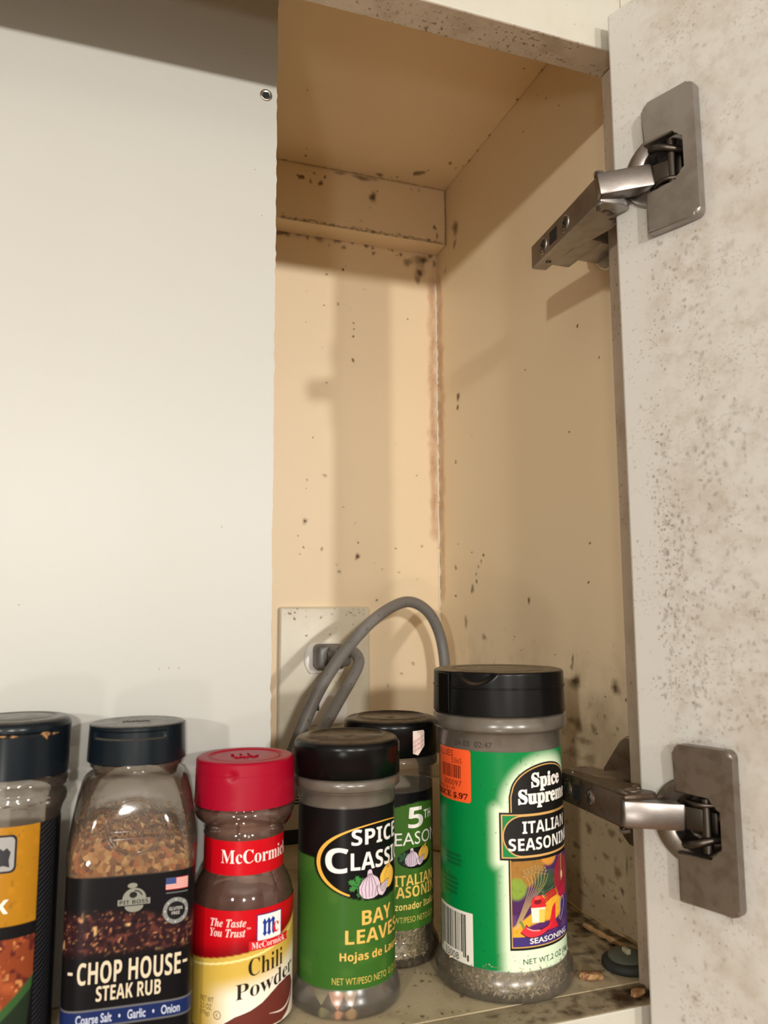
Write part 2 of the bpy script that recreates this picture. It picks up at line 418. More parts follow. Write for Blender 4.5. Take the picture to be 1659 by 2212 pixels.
def fill(U, c): return np.broadcast_to(np.array(L(*c)), U.shape+(3,)).copy()
def over(C, mask, c):
    k = np.clip(mask, 0, 1)[..., None]; return C*(1-k)+np.array(L(*c))*k
def ss(x, a, b):
    t = np.clip((x-a)/(b-a), 0, 1); return t*t*(3-2*t)

# ================================================================== the setting and the cabinet
D, H, T, W, HC, CL, CH = .2979, .45, .019, .0246, .5286, .0221, .0496   # back, opening, frame depth, side set-back, ceiling, cleat
XL = -.62
bm = bmesh.new(); box(bm, -2.7, 2.1, D, D+.012, -1.4, 1.05)
wall = obj('wall_back', bm, M['wallm']); wall['kind'] = 'structure'
# the kitchen behind the viewer: plain painted shell that the lamps light
for nm, bx, mm in (('wall_front', (-2.6, 2.0, -3.2, -3.1, -1.4, 1.05), mat('kitchen_wall_paint', (.32, .305, .28), .7)), ('wall_left', (-2.7, -2.6, -3.1, D, -1.4, 1.05), mat('kitchen_wall_paint', (.32, .305, .28), .7)),
                   ('wall_right', (2.0, 2.1, -3.1, D, -1.4, 1.05), mat('kitchen_wall_paint', (.32, .305, .28), .7)), ('ceiling', (-2.7, 2.1, -3.2, D+.01, 1.05, 1.1), mat('kitchen_ceiling_paint', (.42, .41, .39), .8)),
                   ('floor', (-2.7, 2.1, -3.2, D+.01, -1.45, -1.4), board('kitchen_floor_boards', L(150, 112, 76), L(110, 78, 50), .5, .4, None, 6, .6, (1, 8, 1)))):
    bm = bmesh.new(); box(bm, *bx); o = obj(nm, bm, mm); o['kind'] = 'structure'

cab = thing('kitchen_cabinet', 'cream painted wall cabinet with mouldy face frame, its right door swung open', 'cabinet', (0, 0, 0))
def part(name, x0, x1, y0, y1, z0, z1, m, parent=cab, bev=.0006):
    bm = bmesh.new(); box(bm, x0, x1, y0, y1, z0, z1, bev, seg=1)
    return obj(name, bm, M[m] if isinstance(m, str) else m, parent)
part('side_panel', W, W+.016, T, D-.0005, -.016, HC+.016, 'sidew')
part('side_panel', XL-.04, XL-.024, T, D-.0005, -.016, HC+.016, 'inner')
part('top_panel', XL-.024, W, T, D-.0005, HC, HC+.016, 'inner')
part('bottom_panel', XL-.024, W, T, D-.0005, -.016, 0, 'floorb')
part('hanging_rail', XL-.024, W-.0004, D-CL, D-.0005, HC-CH, HC, 'inner')
# face frame: one body per member, the edge that faces the opening painted apart (it is far dirtier than the front)
def member(name, x0, x1, z0, z1, edge, em):
    bm = bmesh.new(); box(bm, x0, x1, 0, T, z0, z1, .0009, seg=2)
    bmesh.ops.recalc_face_normals(bm, faces=bm.faces)
    me = bpy.data.meshes.new(name)
    for f in bm.faces: f.material_index = 1 if f.normal.dot(Vector(edge)) > .9 else 0
    bm.to_mesh(me); bm.free(); me.materials.append(M['frontf']); me.materials.append(M[em])
    return link(name, me, None, cab)
member('frame_rail', XL, 0, H, H+.115, (0, 0, -1), 'rail_under')
member('frame_rail', XL, 0, -.045, 0, (0, 0, 1), 'rail_top')
member('frame_stile', 0, .041, -.045, H+.115, (-1, 0, 0), 'stile')
member('frame_stile', XL-.041, XL, -.045, H+.115, (1, 0, 0), 'stile')
# caulk down the back corner: lumpy, broken bead
rnd = random.Random(4); bm = bmesh.new(); zz = .455
while zz > .16:
    ln = rnd.uniform(.010, .05); n = max(3, int(ln/.003))
    path = [Vector((W-.0008+rnd.uniform(-.0005, .0002), D-.0008, zz-ln*i/n)) for i in range(n+1)]
    tube(bm, path, lambda i: (.0009 if 0 < i < n else .0003)*rnd.uniform(.7, 1.2), 7); zz -= ln+rnd.uniform(.0005, .003)
o = obj('corner_caulk', bm, mat('white_caulk', (.82, .74, .62), .6), cab, True); o['kind'] = 'stuff'
# shrunk caulk line along the right foot of the side panel
bm = bmesh.new(); tube(bm, [Vector((W-.0004+.0004*math.sin(i*2.3), T+.004+i*.008, .0006+.0004*math.sin(i*1.7))) for i in range(33)], lambda i: .0010+.0003*math.sin(i*3.1), 7)
obj('foot_caulk', bm, mat('yellowed_caulk', L(176, 150, 108), .6), cab, True)

SPK_RIGHT = [(1220,5149,58,49,80),(1117,5056,84,80,80),(970,4908,66,62,90),(1425,5009,94,67,90),(2569,4856,585,640,55),(2586,4724,362,359,50),(2780,4571,191,225,50),(2459,5209,132,80,50),(852,3396,97,128,90),(646,3134,66,81,90),(1486,3313,92,64,70),(2564,3412,350,285,80),(2576,3327,264,190,80),(2628,2888,177,151,70),(980,2771,75,71,90),(2322,3043,121,72,30),(805,2078,92,80,95),(833,1854,92,80,95),(1519,1761,180,196,75),(2164,2104,151,137,85),(2204,2062,115,154,60),(2252,2024,116,138,60),(2294,1970,118,121,60),(2288,1915,156,138,85),(2362,1861,279,349,60),(2658,2039,263,184,50),(2359,2139,121,70,80),(2607,2223,130,73,50),(2666,1815,175,110,80),(2485,1613,330,423,45),(2182,1506,447,201,40),(1724,1521,96,77,70),(1023,1408,123,243,75),(1035,1364,172,216,50),(1006,1275,578,455,55),(996,1286,314,187,75),(617,1277,451,370,50),(618,1274,186,160,70),(713,1221,86,50,80),(818,1160,90,51,30),(528,1222,79,97,80),(1634,1433,93,46,80),(1215,1425,80,42,80),(987,1036,476,343,55),(1059,1054,344,241,40),(835,1031,269,307,40),(936,952,694,208,35),(805,1009,89,51,80),(1046,870,961,318,30),(882,859,677,256,30),(916,474,319,254,60),(702,503,292,243,50),(1053,350,337,208,50),(834,568,177,75,70),(630,485,122,119,70),(761,367,298,195,40),(579,372,118,469,40),(662,313,285,358,50),(812,232,433,196,35),(628,230,161,189,70),(1040,189,143,103,60),(1082,279,195,104,50),(691,175,165,95,50),(796,153,108,73,80),(998,101,466,127,30)]
SPK_CEIL = [(119,1179,77,91,70),(248,1156,109,162,90),(236,1179,31,70,70),(250,1117,46,68,90),(234,1478,98,128,90),(152,1291,47,48,30),(279,1823,52,260,50),(237,1917,70,118,90),(270,2045,72,216,60),(242,2127,91,126,80),(244,2272,112,296,70),(308,2331,94,337,60),(111,2359,168,232,60),(183,2408,76,135,60),(226,2359,113,134,40),(-1193,1862,48,73,90),(-1016,2639,110,160,80),(-1034,2543,72,93,60),(-59,1949,52,57,40),(-371,2704,307,278,60),(-225,2687,135,175,50),(-273,2703,96,105,30),(-68,2570,421,415,60),(-100,2601,230,243,50),(-17,2510,95,136,50),(-733,2640,75,99,40),(-1144,2806,75,166,60)]
SPK_CLEAT = [(-1028,5168,267,198,75),(-1053,5177,133,99,60),(-1007,5167,134,159,70),(-916,5221,116,120,70),(-946,5147,115,199,60),(-862,5144,213,240,75),(-826,5205,136,141,70),(-982,5224,77,80,40),(-416,5106,264,306,75),(-416,5106,406,490,35),(-374,5166,82,103,60),(-439,5010,121,102,30),(139,4932,193,209,65),(161,4862,150,250,50),(-71,5241,105,104,40),(-4,5242,106,168,40),(-699,5264,435,162,50),(-508,5257,687,245,55),(-401,5267,286,123,40),(-1004,4863,95,59,30),(-1169,4834,149,78,30),(-519,4881,80,81,50),(-619,4856,99,60,30)]
SPK_BACK = [(-1146,4779,385,280,65),(-1090,4788,310,321,60),(-1033,4814,234,161,40),(-976,4802,431,303,50),(-914,4780,177,243,50),(-824,4805,478,448,60),(-809,4819,199,184,50),(-654,4800,324,370,60),(-600,4738,244,164,50),(-729,4739,120,102,40),(-541,4804,164,145,60),(-524,4788,123,124,60),(-492,4808,103,62,50),(-402,4786,208,229,70),(-343,4801,188,125,60),(-343,4773,188,125,50),(-335,4728,146,187,60),(-199,4782,64,63,80),(-165,4779,149,84,80),(-120,4742,64,63,80),(-86,4755,129,190,70),(-34,4828,151,127,50),(-34,4800,108,85,60),(139,4830,132,86,60),(86,4799,109,85,60),(-24,4695,366,422,50),(114,4733,525,553,50),(126,4734,241,255,60),(84,4610,479,718,40),(88,4613,196,296,70),(67,4541,217,337,35),(190,4784,242,171,70),(225,4716,132,385,50),(57,4730,522,382,30),(-607,4541,101,102,90),(-583,4577,61,61,70),(-748,4480,119,61,60),(-604,4543,81,102,80),(-748,4480,100,61,60),(-648,4235,120,141,50),(-767,4208,79,60,80),(-916,4311,58,40,50),(-920,4045,58,59,40),(-512,4086,81,81,85),(-508,4034,81,80,75),(-515,3970,101,100,85),(-516,3764,121,179,80),(-540,4203,61,40,40),(-417,4392,103,61,40),(-27,4182,85,83,70),(-742,3551,78,78,70),(-778,3846,59,39,40),(-852,3086,57,76,85),(-751,2781,173,151,35),(-898,2738,76,75,70),(-904,2668,57,56,50),(-597,2530,97,75,50),(-911,2406,244,221,40),(-911,2406,94,92,70),(-773,2187,133,147,45),(-922,2197,93,91,60),(-967,2287,56,73,60),(-950,2143,93,55,40),(-471,2246,78,94,70),(-475,2134,235,243,60),(-475,2134,117,112,80),(-628,2010,154,147,40),(-650,2064,96,74,40),(-147,2206,81,76,70),(45,2823,84,59,70),(-138,3078,62,39,40),(-120,2011,121,76,40),(85,2231,145,96,40),(-265,2035,120,75,30),(-313,1784,119,93,50),(-333,2081,79,56,30),(-496,2404,78,75,30),(40,1954,62,57,40),(-2,1275,162,148,40),(-103,1197,140,128,35),(-311,1786,119,74,40),(-219,1105,98,181,30)]

k4, k5 = 1e-4, 1e-5
def spk(l): return [(a*k4, b*k4, max(sa*k5, .00022), max(sb*k5, .00022), al/100) for a, b, sa, sb, al in l]
e_ = .00025
PR = lambda a, b, o: (W-e_-o, a, b)
PB = lambda a, b, o: (a, D-e_-o, b)
PCL = lambda a, b, o: (a, D-CL-e_-o, b)
PC = lambda a, b, o: (a, b, HC-e_-o)
rn = random.Random(11)
low = []
for i in range(260):                                      # mould peppered over the bottom of the side panel
    z = abs(rn.gauss(0, .055)); y = rn.uniform(.02, .24)
    if z < .005 or z > .16: continue
    s = rn.choice((.0003, .0004, .0005, .0007, .0011)); low.append((y, z, s*rn.uniform(.6, 1.6), s*rn.uniform(.8, 1.8), rn.uniform(.12, .45)))
stains('mould_specks', spk(SPK_RIGHT)+low, PR, M['mould'], cab, 1)
stains('mould_specks', spk(SPK_CLEAT)+[(-.118+i*.0026+rn.uniform(-.001, .001), HC-CH+.0008+abs(rn.gauss(0, .0009)), rn.uniform(.0012, .0024), rn.uniform(.0006, .0016), rn.uniform(.25, .55)) for i in range(54)],
       PCL, M['mould'], cab, 2)
stains('mould_specks', spk(SPK_CEIL)+[(-.118+i*.0045+rn.uniform(-.002, .002), D-CL-.0006-abs(rn.gauss(0, .0006)), rn.uniform(.001, .003), rn.uniform(.0004, .001), rn.uniform(.15, .6)) for i in range(31)],
       PC, M['mould'], cab, 3)
seam = [(W-.0009+rn.uniform(-.0003, .0002), HC-CH+i*.0012, .0004, .0010, rn.uniform(.3, .7)) for i in range(42)] + [(-.118+i*.0018, HC-CH+.0003, .0014, .00035, rn.uniform(.25, .7)) for i in range(79)]
stains('seam_dirt', seam, PCL, M['brownst'], cab, 21)
stains('seam_dirt', [(-.118+i*.0018, D-CL-.0004, .0014, .0004, rn.uniform(.1, .5)) for i in range(79)], PC, M['brownst'], cab, 22)
stains('mould_specks', spk(SPK_BACK), PB, M['mould'], wall, 4)
# rusty bands bled out of the caulk on both sides of the corner
band = [(W-.0045+rn.uniform(-.0007, .0007), .45-i*.0062, .0042+rn.uniform(-.001, .001), .0075, rn.uniform(.12, .3)) for i in range(36)]
stains('rust_stain', band, PB, M['pink'], wall, 5)
band = [(D-.0065+rn.uniform(-.001, .001), .45-i*.0062, .0068+rn.uniform(-.002, .001), .0075, rn.uniform(.12, .28)) for i in range(44)]
stains('rust_stain', band, PR, M['pink'], cab, 6)
# dark dirt worked into the shelf: behind the frame, in the right corner, round the jars
PF = lambda a, b, o: (a, b, .0003+o)
dirt = [(rn.uniform(-.012, .022), rn.uniform(.021, .10), rn.uniform(.001, .005), rn.uniform(.001, .006), rn.uniform(.15, .55)) for i in range(70)]
dirt += [(rn.uniform(-.115, .0), rn.uniform(.02, .09), rn.uniform(.0004, .0014), rn.uniform(.0004, .0014), rn.uniform(.3, .8)) for i in range(80)]
dirt += [(rn.uniform(.010, .0235), .022+i*.0042, rn.uniform(.0016, .005), rn.uniform(.002, .005), rn.uniform(.2, .5)) for i in range(60)]
dirt += [(-.093+.0012*i+.003*math.sin(i*.35), .062-.0015*i, .0005, .0011, .6) for i in range(22)]
stains('shelf_dirt', dirt, PF, M['brownst'], cab, 7)
PT = lambda a, b, o: (a, b, .0004+o)
dirt = [(-.011+rn.gauss(0, .006), .009+rn.gauss(0, .004), rn.uniform(.002, .006), rn.uniform(.002, .005), rn.uniform(.3, .6)) for i in range(22)]
dirt = [(min(a, -.003), min(max(b, .003), .016), s, min(q, .0035), al) for a, b, s, q, al in dirt]
dirt += [(-.045+rn.gauss(0, .02), rn.uniform(.003, .016), rn.uniform(.0008, .003), rn.uniform(.0006, .002), rn.uniform(.2, .5)) for i in range(30)]
stains('rail_dirt', dirt, PT, M['brownst'], cab, 8)

# ------------------------------------------------------------------ the door and its hinges
A = math.radians(20); E = Vector((-.0152, -.0085, 0)); dd = Vector((math.sin(A), -math.cos(A), 0)); nn = Vector((-math.cos(A), -math.sin(A), 0))
MD = frame(E, dd, Vector((0, 0, 1)), nn)          # door-local: s along the door, z up, h off its inner face
def tm(name, bm, m, parent, mtx, **k):
    o = obj(name, bm, m, parent, **k); o.matrix_local = mtx; return o
bm = bmesh.new(); box(bm, 0, .30, -.055, .4607, -.019, 0, .0012, seg=2)
door = tm('cabinet_door', bm, M['door'], cab, MD); door['label'] = 'off-white door panel speckled with grey-brown mildew'
CUPS = (.3685, .0830)
for zc in CUPS:                                     # drill the two hinge-cup holes
    cb = bmesh.new(); lathe(cb, [(0, -.0125), (.0158, -.0125), (.0158, .004), (0, .004)], 48)
    cut = obj('cutter', cb, None); cut.matrix_world = MD @ Matrix.Translation((.024, zc, 0))
    bpy.context.view_layer.update()
    md = door.modifiers.new('b', 'BOOLEAN'); md.operation = 'DIFFERENCE'; md.object = cut; md.solver = 'EXACT'
    bpy.context.view_layer.update()
    me = bpy.data.meshes.new_from_object(door.evaluated_get(bpy.context.evaluated_depsgraph_get()))
    door.modifiers.clear(); door.data = me; bpy.data.objects.remove(cut)
rd = random.Random(21); spots = []
def col_(n, sm, sd, z0, z1, big, al):
    for i in range(n):
        s_, z_ = rd.gauss(sm, sd), rd.uniform(z0, z1)
        if not .004 < s_ < .078: continue
        q_ = min(.0011, .00022+abs(rd.gauss(0, big))); spots.append((s_, z_, q_*rd.uniform(.7, 1.2), q_*rd.uniform(.8, 1.5), rd.uniform(.3, 1)*al*(.9 if q_ < .0006 else .55)))
col_(190, .0175, .0030, .130, .250, .00035, .7); col_(60, .0170, .0030, .25, .33, .0003, .6); col_(120, .0225, .0040, .13, .22, .0005, .6)
col_(130, .0290, .0050, .11, .21, .0006, .55); col_(110, .0385, .0026, .22, .34, .0006, .5); col_(200, .0500, .0090, .12, .26, .0007, .5); col_(120, .036, .008, .085, .19, .0006, .5)
col_(120, .0600, .0080, .04, .40, .0006, .4); col_(40, .008, .0020, .05, .40, .0002, .55); col_(120, .030, .012, .36, .455, .0005, .4); col_(70, .028, .004, .29, .335, .0003, .6); col_(90, .025, .010, .0, .05, .0004, .5)
stains('mildew_specks', spots, lambda a, b, o: (a, b, .00025+o), M['doorst'], door, 31)
for hi, zc in enumerate(CUPS):
    sg = 1 if hi == 0 else -1
    # cup: flange with a half-round lip and a pressed dish
    bm = bmesh.new()
    n = 64; lathe(bm, [(0, -.0095), (.0095, -.0095)] + arcp(.0095, -.0075, .002, -90, 0, 4) + [(.0117, .0006), (.0120, .0013)], n, Matrix.Translation((.0033, 0, 0)))
    dish = [v for v in bm.verts if abs(v.co.z-.0013) < 1e-7]; dish.sort(key=lambda v: math.atan2(v.co.y, v.co.x-.0033))
    rims = []
    for r_, h_ in ((.0166, .0016), (.0174, .0011), (.0175, .0001)):
        rims.append([bm.verts.new((r_*math.cos(a_), r_*math.sin(a_), h_)) for a_ in (math.atan2(v.co.y, v.co.x-.0033) for v in dish)])
    for ra, rb in zip([dish]+rims, rims):
        for i_ in range(n): bm.faces.new((ra[i_], ra[(i_+1) % n], rb[(i_+1) % n], rb[i_]))
    cup = tm('hinge_cup', bm, M['nickel_dark'] if hi else M['nickel'], door, Matrix.Translation((.024, zc, 0)), smooth=True)
    # cover plate with its U-shaped opening
    bm = bmesh.new()
    s0, s1, hz, q = .0192, .0448, .0312, .0117
    P = [(s0, q)] + arcp(s0+.0035, hz-.0035, .0035, 180, 90, 5) + arcp(s1-.003, hz-.003, .003, 90, 0, 5) + arcp(s1-.003, -hz+.003, .003, 0, -90, 5) \
        + arcp(s0+.0012, -hz+.0012, .0012, -90, -180, 3) + [(s0, -q)] + arcp(.0388-.0045, -q+.0045, .0045, -90, 0, 5) + arcp(.0388-.0045, q-.0045, .0045, 0, 90, 5)
    prism(bm, P, .0004, .0054, bev=.0014)
    cov = tm('hinge_cover', bm, M['nickel_dark'] if hi else M['nickel'], door, Matrix.Translation((0, zc, 0)))
    # knuckle pin, spring curl and inner lever seen in the opening
    bm = bmesh.new()
    tube(bm, [Vector((.0305, -.0105, .0005)), Vector((.0305, .0105, .0005))], .0022, 16)
    tube(bm, catmull([(.022, sg*.0085, .0035), (.0265, sg*.0075, .0045), (.0305, sg*.006, .0030), (.034, sg*.005, -.001), (.0365, sg*.005, -.0055)], 6), .0017, 10)
    tube(bm, catmull([(.0225, -sg*.0085, .0015), (.028, -sg*.008, .0030), (.033, -sg*.0082, .0005), (.037, -sg*.0085, -.003)], 6), .0012, 10)
    box(bm, .022, .034, -.0052, .0052, -.006, -.0015, .0012)
    tm('hinge_knuckle', bm, M['cup_dark'], door, Matrix.Translation((0, zc, 0)), angle=40)

def hinge(zl, za, zt, rust, mats):
    """zl: link height; za: arm height at its joint; zt: arm height at its tip"""
    h = bpy.data.objects.new('cabinet_hinge', None); COL.objects.link(h); h.parent = cab; h.empty_display_size = .01
    h['label'] = 'rust-spotted hinge arm' if rust else 'clean nickel hinge arm'
    J0 = Vector((-.0302, -.018, za)); T0 = Vector((-.0200, .061, zt)) if not rust else Vector((-.0215, .050, zt))
    ux = (T0-J0); ln = ux.length; ux.normalize(); uz = Vector((0, 0, 1)); uz = (uz-ux*uz.dot(ux)).normalized(); uy = ux.cross(uz)   # uy ~ towards +X/-X
    if uy.x < 0: uy = -uy
    MA = frame(J0, ux, uy, uz if ux.cross(uy).dot(uz) > 0 else uz)
    hw = .0068
    # arm: pressed channel, deep at the joint, shallow at the tip
    bm = bmesh.new()
    P = [(0, .0004), (.0035, 0), (ln, 0), (ln, .0085), (ln*.62, .0090), (ln*.50, .0150), (ln*.30, .0185), (.012, .0190), (.003, .0165), (0, .012)]
    prism(bm, P, -hw, hw, bev=.0009, both=True)
    obj_ = tm('arm', bm, mats[0], h, MA, angle=35)
    # rolled edges, tip crimps, hinge rivets
    for s in (-1, 1):
        for (px, py, r) in ((.0085, .0085, .0034), (.0150, .0150, .0026), (ln*.86, .0048, .0017)):
            bm = bmesh.new(); lathe(bm, [(0, .0007), (r*.7, .0007), (r, .0002), (r, -.0006)], 20, Matrix.Translation((px, py, s*hw)) @ (Matrix.Identity(4) if s > 0 else Matrix.Rotation(math.pi, 4, 'X')))
            tm('rivet', bm, mats[1], h, MA, angle=40)
    for s in (-1, 1):
        bm = bmesh.new(); tube(bm, catmull([(-.0010, .0012, s*(hw+.0004)), (.0012, -.0008, s*(hw+.0012)), (.0045, .0002, s*(hw+.0010)), (.0065, .0030, s*(hw+.0004))], 5), .00075, 8)
        tm('curled_lip', bm, M['brushed'], h, MA, angle=40)
    # slot and two crosshead adjusting screws on the broad face
    bm = bmesh.new(); box(bm, ln*.585, ln*.695, -.00025, .002, -.0034, .0034)
    tm('slot', bm, M['hole'], h, MA)
    for f in (.46, .80):
        Ms = MA @ frame((ln*f, -.0002, 0), (1, 0, 0), (0, 0, 1), (0, -1, 0))
        bm = bmesh.new(); lathe(bm, [(0, .0004), (.0030, .0004), (.0034, .0001), (.0036, -.0004)], 28)
        sc = tm('adjusting_screw', bm, mats[1], h, Ms, angle=40)
        bm = bmesh.new()
        for a in (35, 125): box(bm, -.0026, .0026, -.0005, .0005, .0002, .00055, 0, Matrix.Rotation(math.radians(a), 4, 'Z'))
        tm('screw_cross', bm, M['hole'], h, Ms)
        bm = bmesh.new(); lathe(bm, [(.0037, .0001), (.0041, .0004), (.0045, .0001), (.0045, -.0003)], 28)
        tm('screw_rim', bm, mats[0], h, Ms, smooth=True)
    # link from the cup to the arm: two flat faces of bright steel
    a, b = Vector((-.0100, -.0275, zl)), Vector((-.0302, -.018, za))
    ux2 = (b-a); l2 = ux2.length; ux2.normalize(); uz2 = (Vector((0, 0, 1))-ux2*ux2.z).normalized(); uy2 = uz2.cross(ux2)
    bm = bmesh.new(); box(bm, -.001, l2+.0012, -.0042, .0042, -.0054, .0054, .0009)
    tm('link', bm, M['brushed'], h, frame(a, ux2, uy2, uz2), angle=35)
    # second lever down into the cup
    c0 = E + dd*.030 + nn*.0005 + Vector((0, 0, zl)); v = (a-c0); l3 = v.length; v.normalize(); uz3 = (Vector((0, 0, 1))-v*v.z).normalized()
    bm = bmesh.new(); box(bm, 0, l3, -.0022, .0022, -.0046, .0046, .0008)
    tm('cup_lever', bm, M['cup_dark'], h, frame(c0, v, uz3.cross(v), uz3), angle=35)
    # mounting plate on the side panel: winged outline, block under the arm, two oval screws
    zp = .3790 if not rust else .0800
    bm = bmesh.new()
    out = [(.0205, -.0262), (.0385, -.0262), (.0430, -.0235), (.0575, -.0075), (.0580, .0075), (.0430, .0235), (.0385, .0262), (.0205, .0262)]
    prism(bm, out, 0, .0125, frame((W-.0001, 0, zp), (0, 1, 0), (0, 0, 1), (-1, 0, 0)), bev=.001)
    obj('mounting_plate', bm, mats[2], h, angle=35)
    bm = bmesh.new(); zm = (za*.45+zt*.55)
    box(bm, -.0125, -.0015, .020, .053, zm-.0056, zm+.0056, .001); box(bm, -.0025, W-.0122, .024, .046, zm-.0040, zm+.0040, .0005)
    obj('clip_block', bm, mats[2], h, angle=35)
    for s in (-1, 1):
        Ms = frame((W-.0128, .0318, zp+s*.0165), (0, 1, 0), (0, 0, 1), (-1, 0, 0))
        bm = bmesh.new(); lathe(bm, [(0, .0005), (.0030, .0005), (.0034, 0), (.0036, -.0005)], 28, Matrix.Diagonal((1, 1.6, 1, 1)))
        tm('plate_screw', bm, mats[1], h, Ms, angle=40)
        bm = bmesh.new(); box(bm, -.0017, .0017, -.0017, .0017, .0003, .0008); tm('screw_socket', bm, M['hole'], h, Ms)
hinge(.3652, .3622, .3652, False, (M['nickel'], M['brushed'], M['nickel']))
hinge(.0850, .0858, .0835, True, (M['rusty'], M['nickel_dark'], M['nickel_dark']))

# ================================================================== white board shutting off the left of the cabinet
YP = .083
brd = thing('white_board', 'smooth white hardboard sheet with a rough-sawn right edge, screwed upright behind the jars', 'board', (-.36, YP, .0005))
rnd = random.Random(3); zs = [i*.0032 for i in range(165)]; zs = [z for z in zs if z < HC-.0008]
bm = bmesh.new(); prev = None
vf = []; vb = []
for z in zs:
    x = -.1597 + (z-.18)*-.0042 + rnd.gauss(0, .00022)
    vf.append(bm.verts.new((x, 0, z))); vb.append(bm.verts.new((x-rnd.uniform(.0002, .0010), .0032, z)))
l0 = bm.verts.new((XL-.02, 0, zs[0])); l1 = bm.verts.new((XL-.02, 0, zs[-1])); m0 = bm.verts.new((XL-.02, .0032, zs[0])); m1 = bm.verts.new((XL-.02, .0032, zs[-1]))
bm.faces.new([l0]+vf+[l1]); bm.faces.new(([m0]+vb+[m1])[::-1])
ed = [bm.faces.new((vf[i], vb[i], vb[i+1], vf[i+1])) for i in range(len(zs)-1)]
bm.faces.new((l0, m0, vb[0], vf[0])); bm.faces.new((l1, vf[-1], vb[-1], m1)); bm.faces.new((l0, l1, m1, m0))
bmesh.ops.translate(bm, vec=(.36, 0, 0), verts=bm.verts)
for f in ed: f.material_index = 1
me = bpy.data.meshes.new('sheet'); bmesh.ops.recalc_face_normals(bm, faces=bm.faces); bm.to_mesh(me); bm.free(); me.materials.append(M['white']); me.materials.append(M['fiber'])
link('sheet', me, None, brd)
Ms = frame((-.1668+.36, 0, .4437), (1, 0, 0), (0, 0, 1), (0, -1, 0))
bm = bmesh.new(); lathe(bm, [(0, .0001), (.0014, .0001), (.0024, .0006), (.0031, .0006), (.0033, .0001)], 32)
sc = tm('screw', bm, M['screw'], brd, Ms, smooth=True)
bm = bmesh.new(); box(bm, -.00145, .00145, -.00145, .00145, 0, .00070, 0, Matrix.Rotation(math.radians(8), 4, 'Z')); o = obj('square_socket', bm, mat('socket_steel', L(34, 42, 42), .5, .6), sc)
stains('grime_specks', [(x+.36, z, .0004, .0004, .6) for x, z in ((-.172, .40), (-.168, .375), (-.2125, .142), (-.208, .1425), (-.2035, .1423), (-.274, .172), (-.185, .21), (-.178, .465))], lambda a, b, o: (a, -.0002-o, b), M['pink'], brd, 9)

# ================================================================== outlet and cord on the back wall
out = thing('wall_outlet', 'ivory duplex outlet plate low on the cabinet back, beside the white board edge', 'outlet', (-.0751, D, .1147))
bm = bmesh.new(); bmV = box(bm, -.0367, .0367, -.0055, 0, -.0585, .0585, .0022, seg=3)
obj('cover_plate', bm, M['ivory'], out, angle=50)
MO = lambda z: frame((0, -.0056, z), (1, 0, 0), (0, 0, 1), (0, -1, 0))
for s in (1, -1):
    bm = bmesh.new(); P = [(x, y) for x, y in arcp(0, 0, .0172, -44, 44, 10)] + [(-x, -y) for x, y in arcp(0, 0, .0172, -44, 44, 10)]
    prism(bm, P, 0, .0016, bev=.0005)
    rc = tm('receptacle', bm, M['outlet_white'], out, MO(s*.0193), angle=40)
    for x, hgt in ((-.0063, .0072), (.0063, .0086)):
        bm = bmesh.new(); box(bm, x-.0011, x+.0011, .0025-hgt/2, .0025+hgt/2, .0010, .00175); obj('blade_slot', bm, M['hole'], rc)
    bm = bmesh.new(); lathe(bm, [(0, .00175), (.0026, .00175), (.0026, .001)], 20, Matrix.Translation((0, -.0085, 0))); obj('ground_hole', bm, M['hole'], rc)
bm = bmesh.new(); lathe(bm, [(0, .0008), (.0022, .0007), (.0030, .0001)], 24); tm('plate_screw', bm, M['outlet_white'], out, MO(0), smooth=True)
stains('grime_specks', [(rn.uniform(-.034, .034), rn.choice((rn.uniform(.05, .058), rn.uniform(.02, .058), rn.uniform(-.03, .05))), rn.uniform(.0003, .0011), rn.uniform(.0003, .001), rn.uniform(.25, .7)) for i in range(46)],
       lambda a, b, o: (a, -.0057-o, b), M['mould'], out, 10)

cord = thing('power_cord', 'grey appliance cord plugged into the outlet, looping up over the jars', 'cord', (-.0751, .285, .134))
C0 = Vector((-.0751, .285, .134)); q = lambda *p: Vector(p)-C0
bm = bmesh.new()
box(bm, *(lambda a, b: (a.x, b.x, a.y, b.y, a.z, b.z))(q(-.0862, .274, .1262), q(-.0640, .2902, .1450)), .0035, seg=3)
box(bm, *(lambda a, b: (a.x, b.x, a.y, b.y, a.z, b.z))(q(-.0790, .258, .1290), q(-.0640, .276, .1435)), .0035, seg=3)
obj('plug', bm, M['pluggrey'], cord, angle=50)
path = [(-.0735, .2635, .1385), (-.0697, .258, .1419), (-.0640, .250, .1388), (-.0637, .243, .1326), (-.0704, .236, .1235), (-.0818, .228, .1099), (-.0944, .218, .0950), (-.1076, .207, .0785), (-.1195, .197, .0624),
        (-.132, .190, .042), (-.143, .186, .022), (-.1500, .186, .0125), (-.1530, .187, .0160), (-.1500, .188, .030), (-.1400, .188, .048), (-.1298, .188, .0677), (-.1237, .190, .0822), (-.1164, .193, .0975), (-.1044, .199, .1189), (-.0881, .207, .1389),
        (-.0666, .218, .1584), (-.0452, .230, .1712), (-.0252, .240, .1763), (-.0084, .245, .1688), (.0022, .248, .1514), (.0060, .248, .1279), (.0060, .252, .108), (.0090, .264, .088), (.0120, .276, .060), (.0130, .280, .030), (.0130, .280, .0075)]
bm = bmesh.new(); tube(bm, [Vector(p)-C0 for p in catmull(path, 10)], .0041, 16)
obj('cable', bm, M['cordgrey'], cord, True)
bm = bmesh.new(); tube(bm, [Vector(p)-C0 for p in catmull([(-.0755, .268, .1365), (-.0730, .2630, .1388), (-.0697, .258, .1416)], 6)], lambda i: .0056-.0001*i, 16)
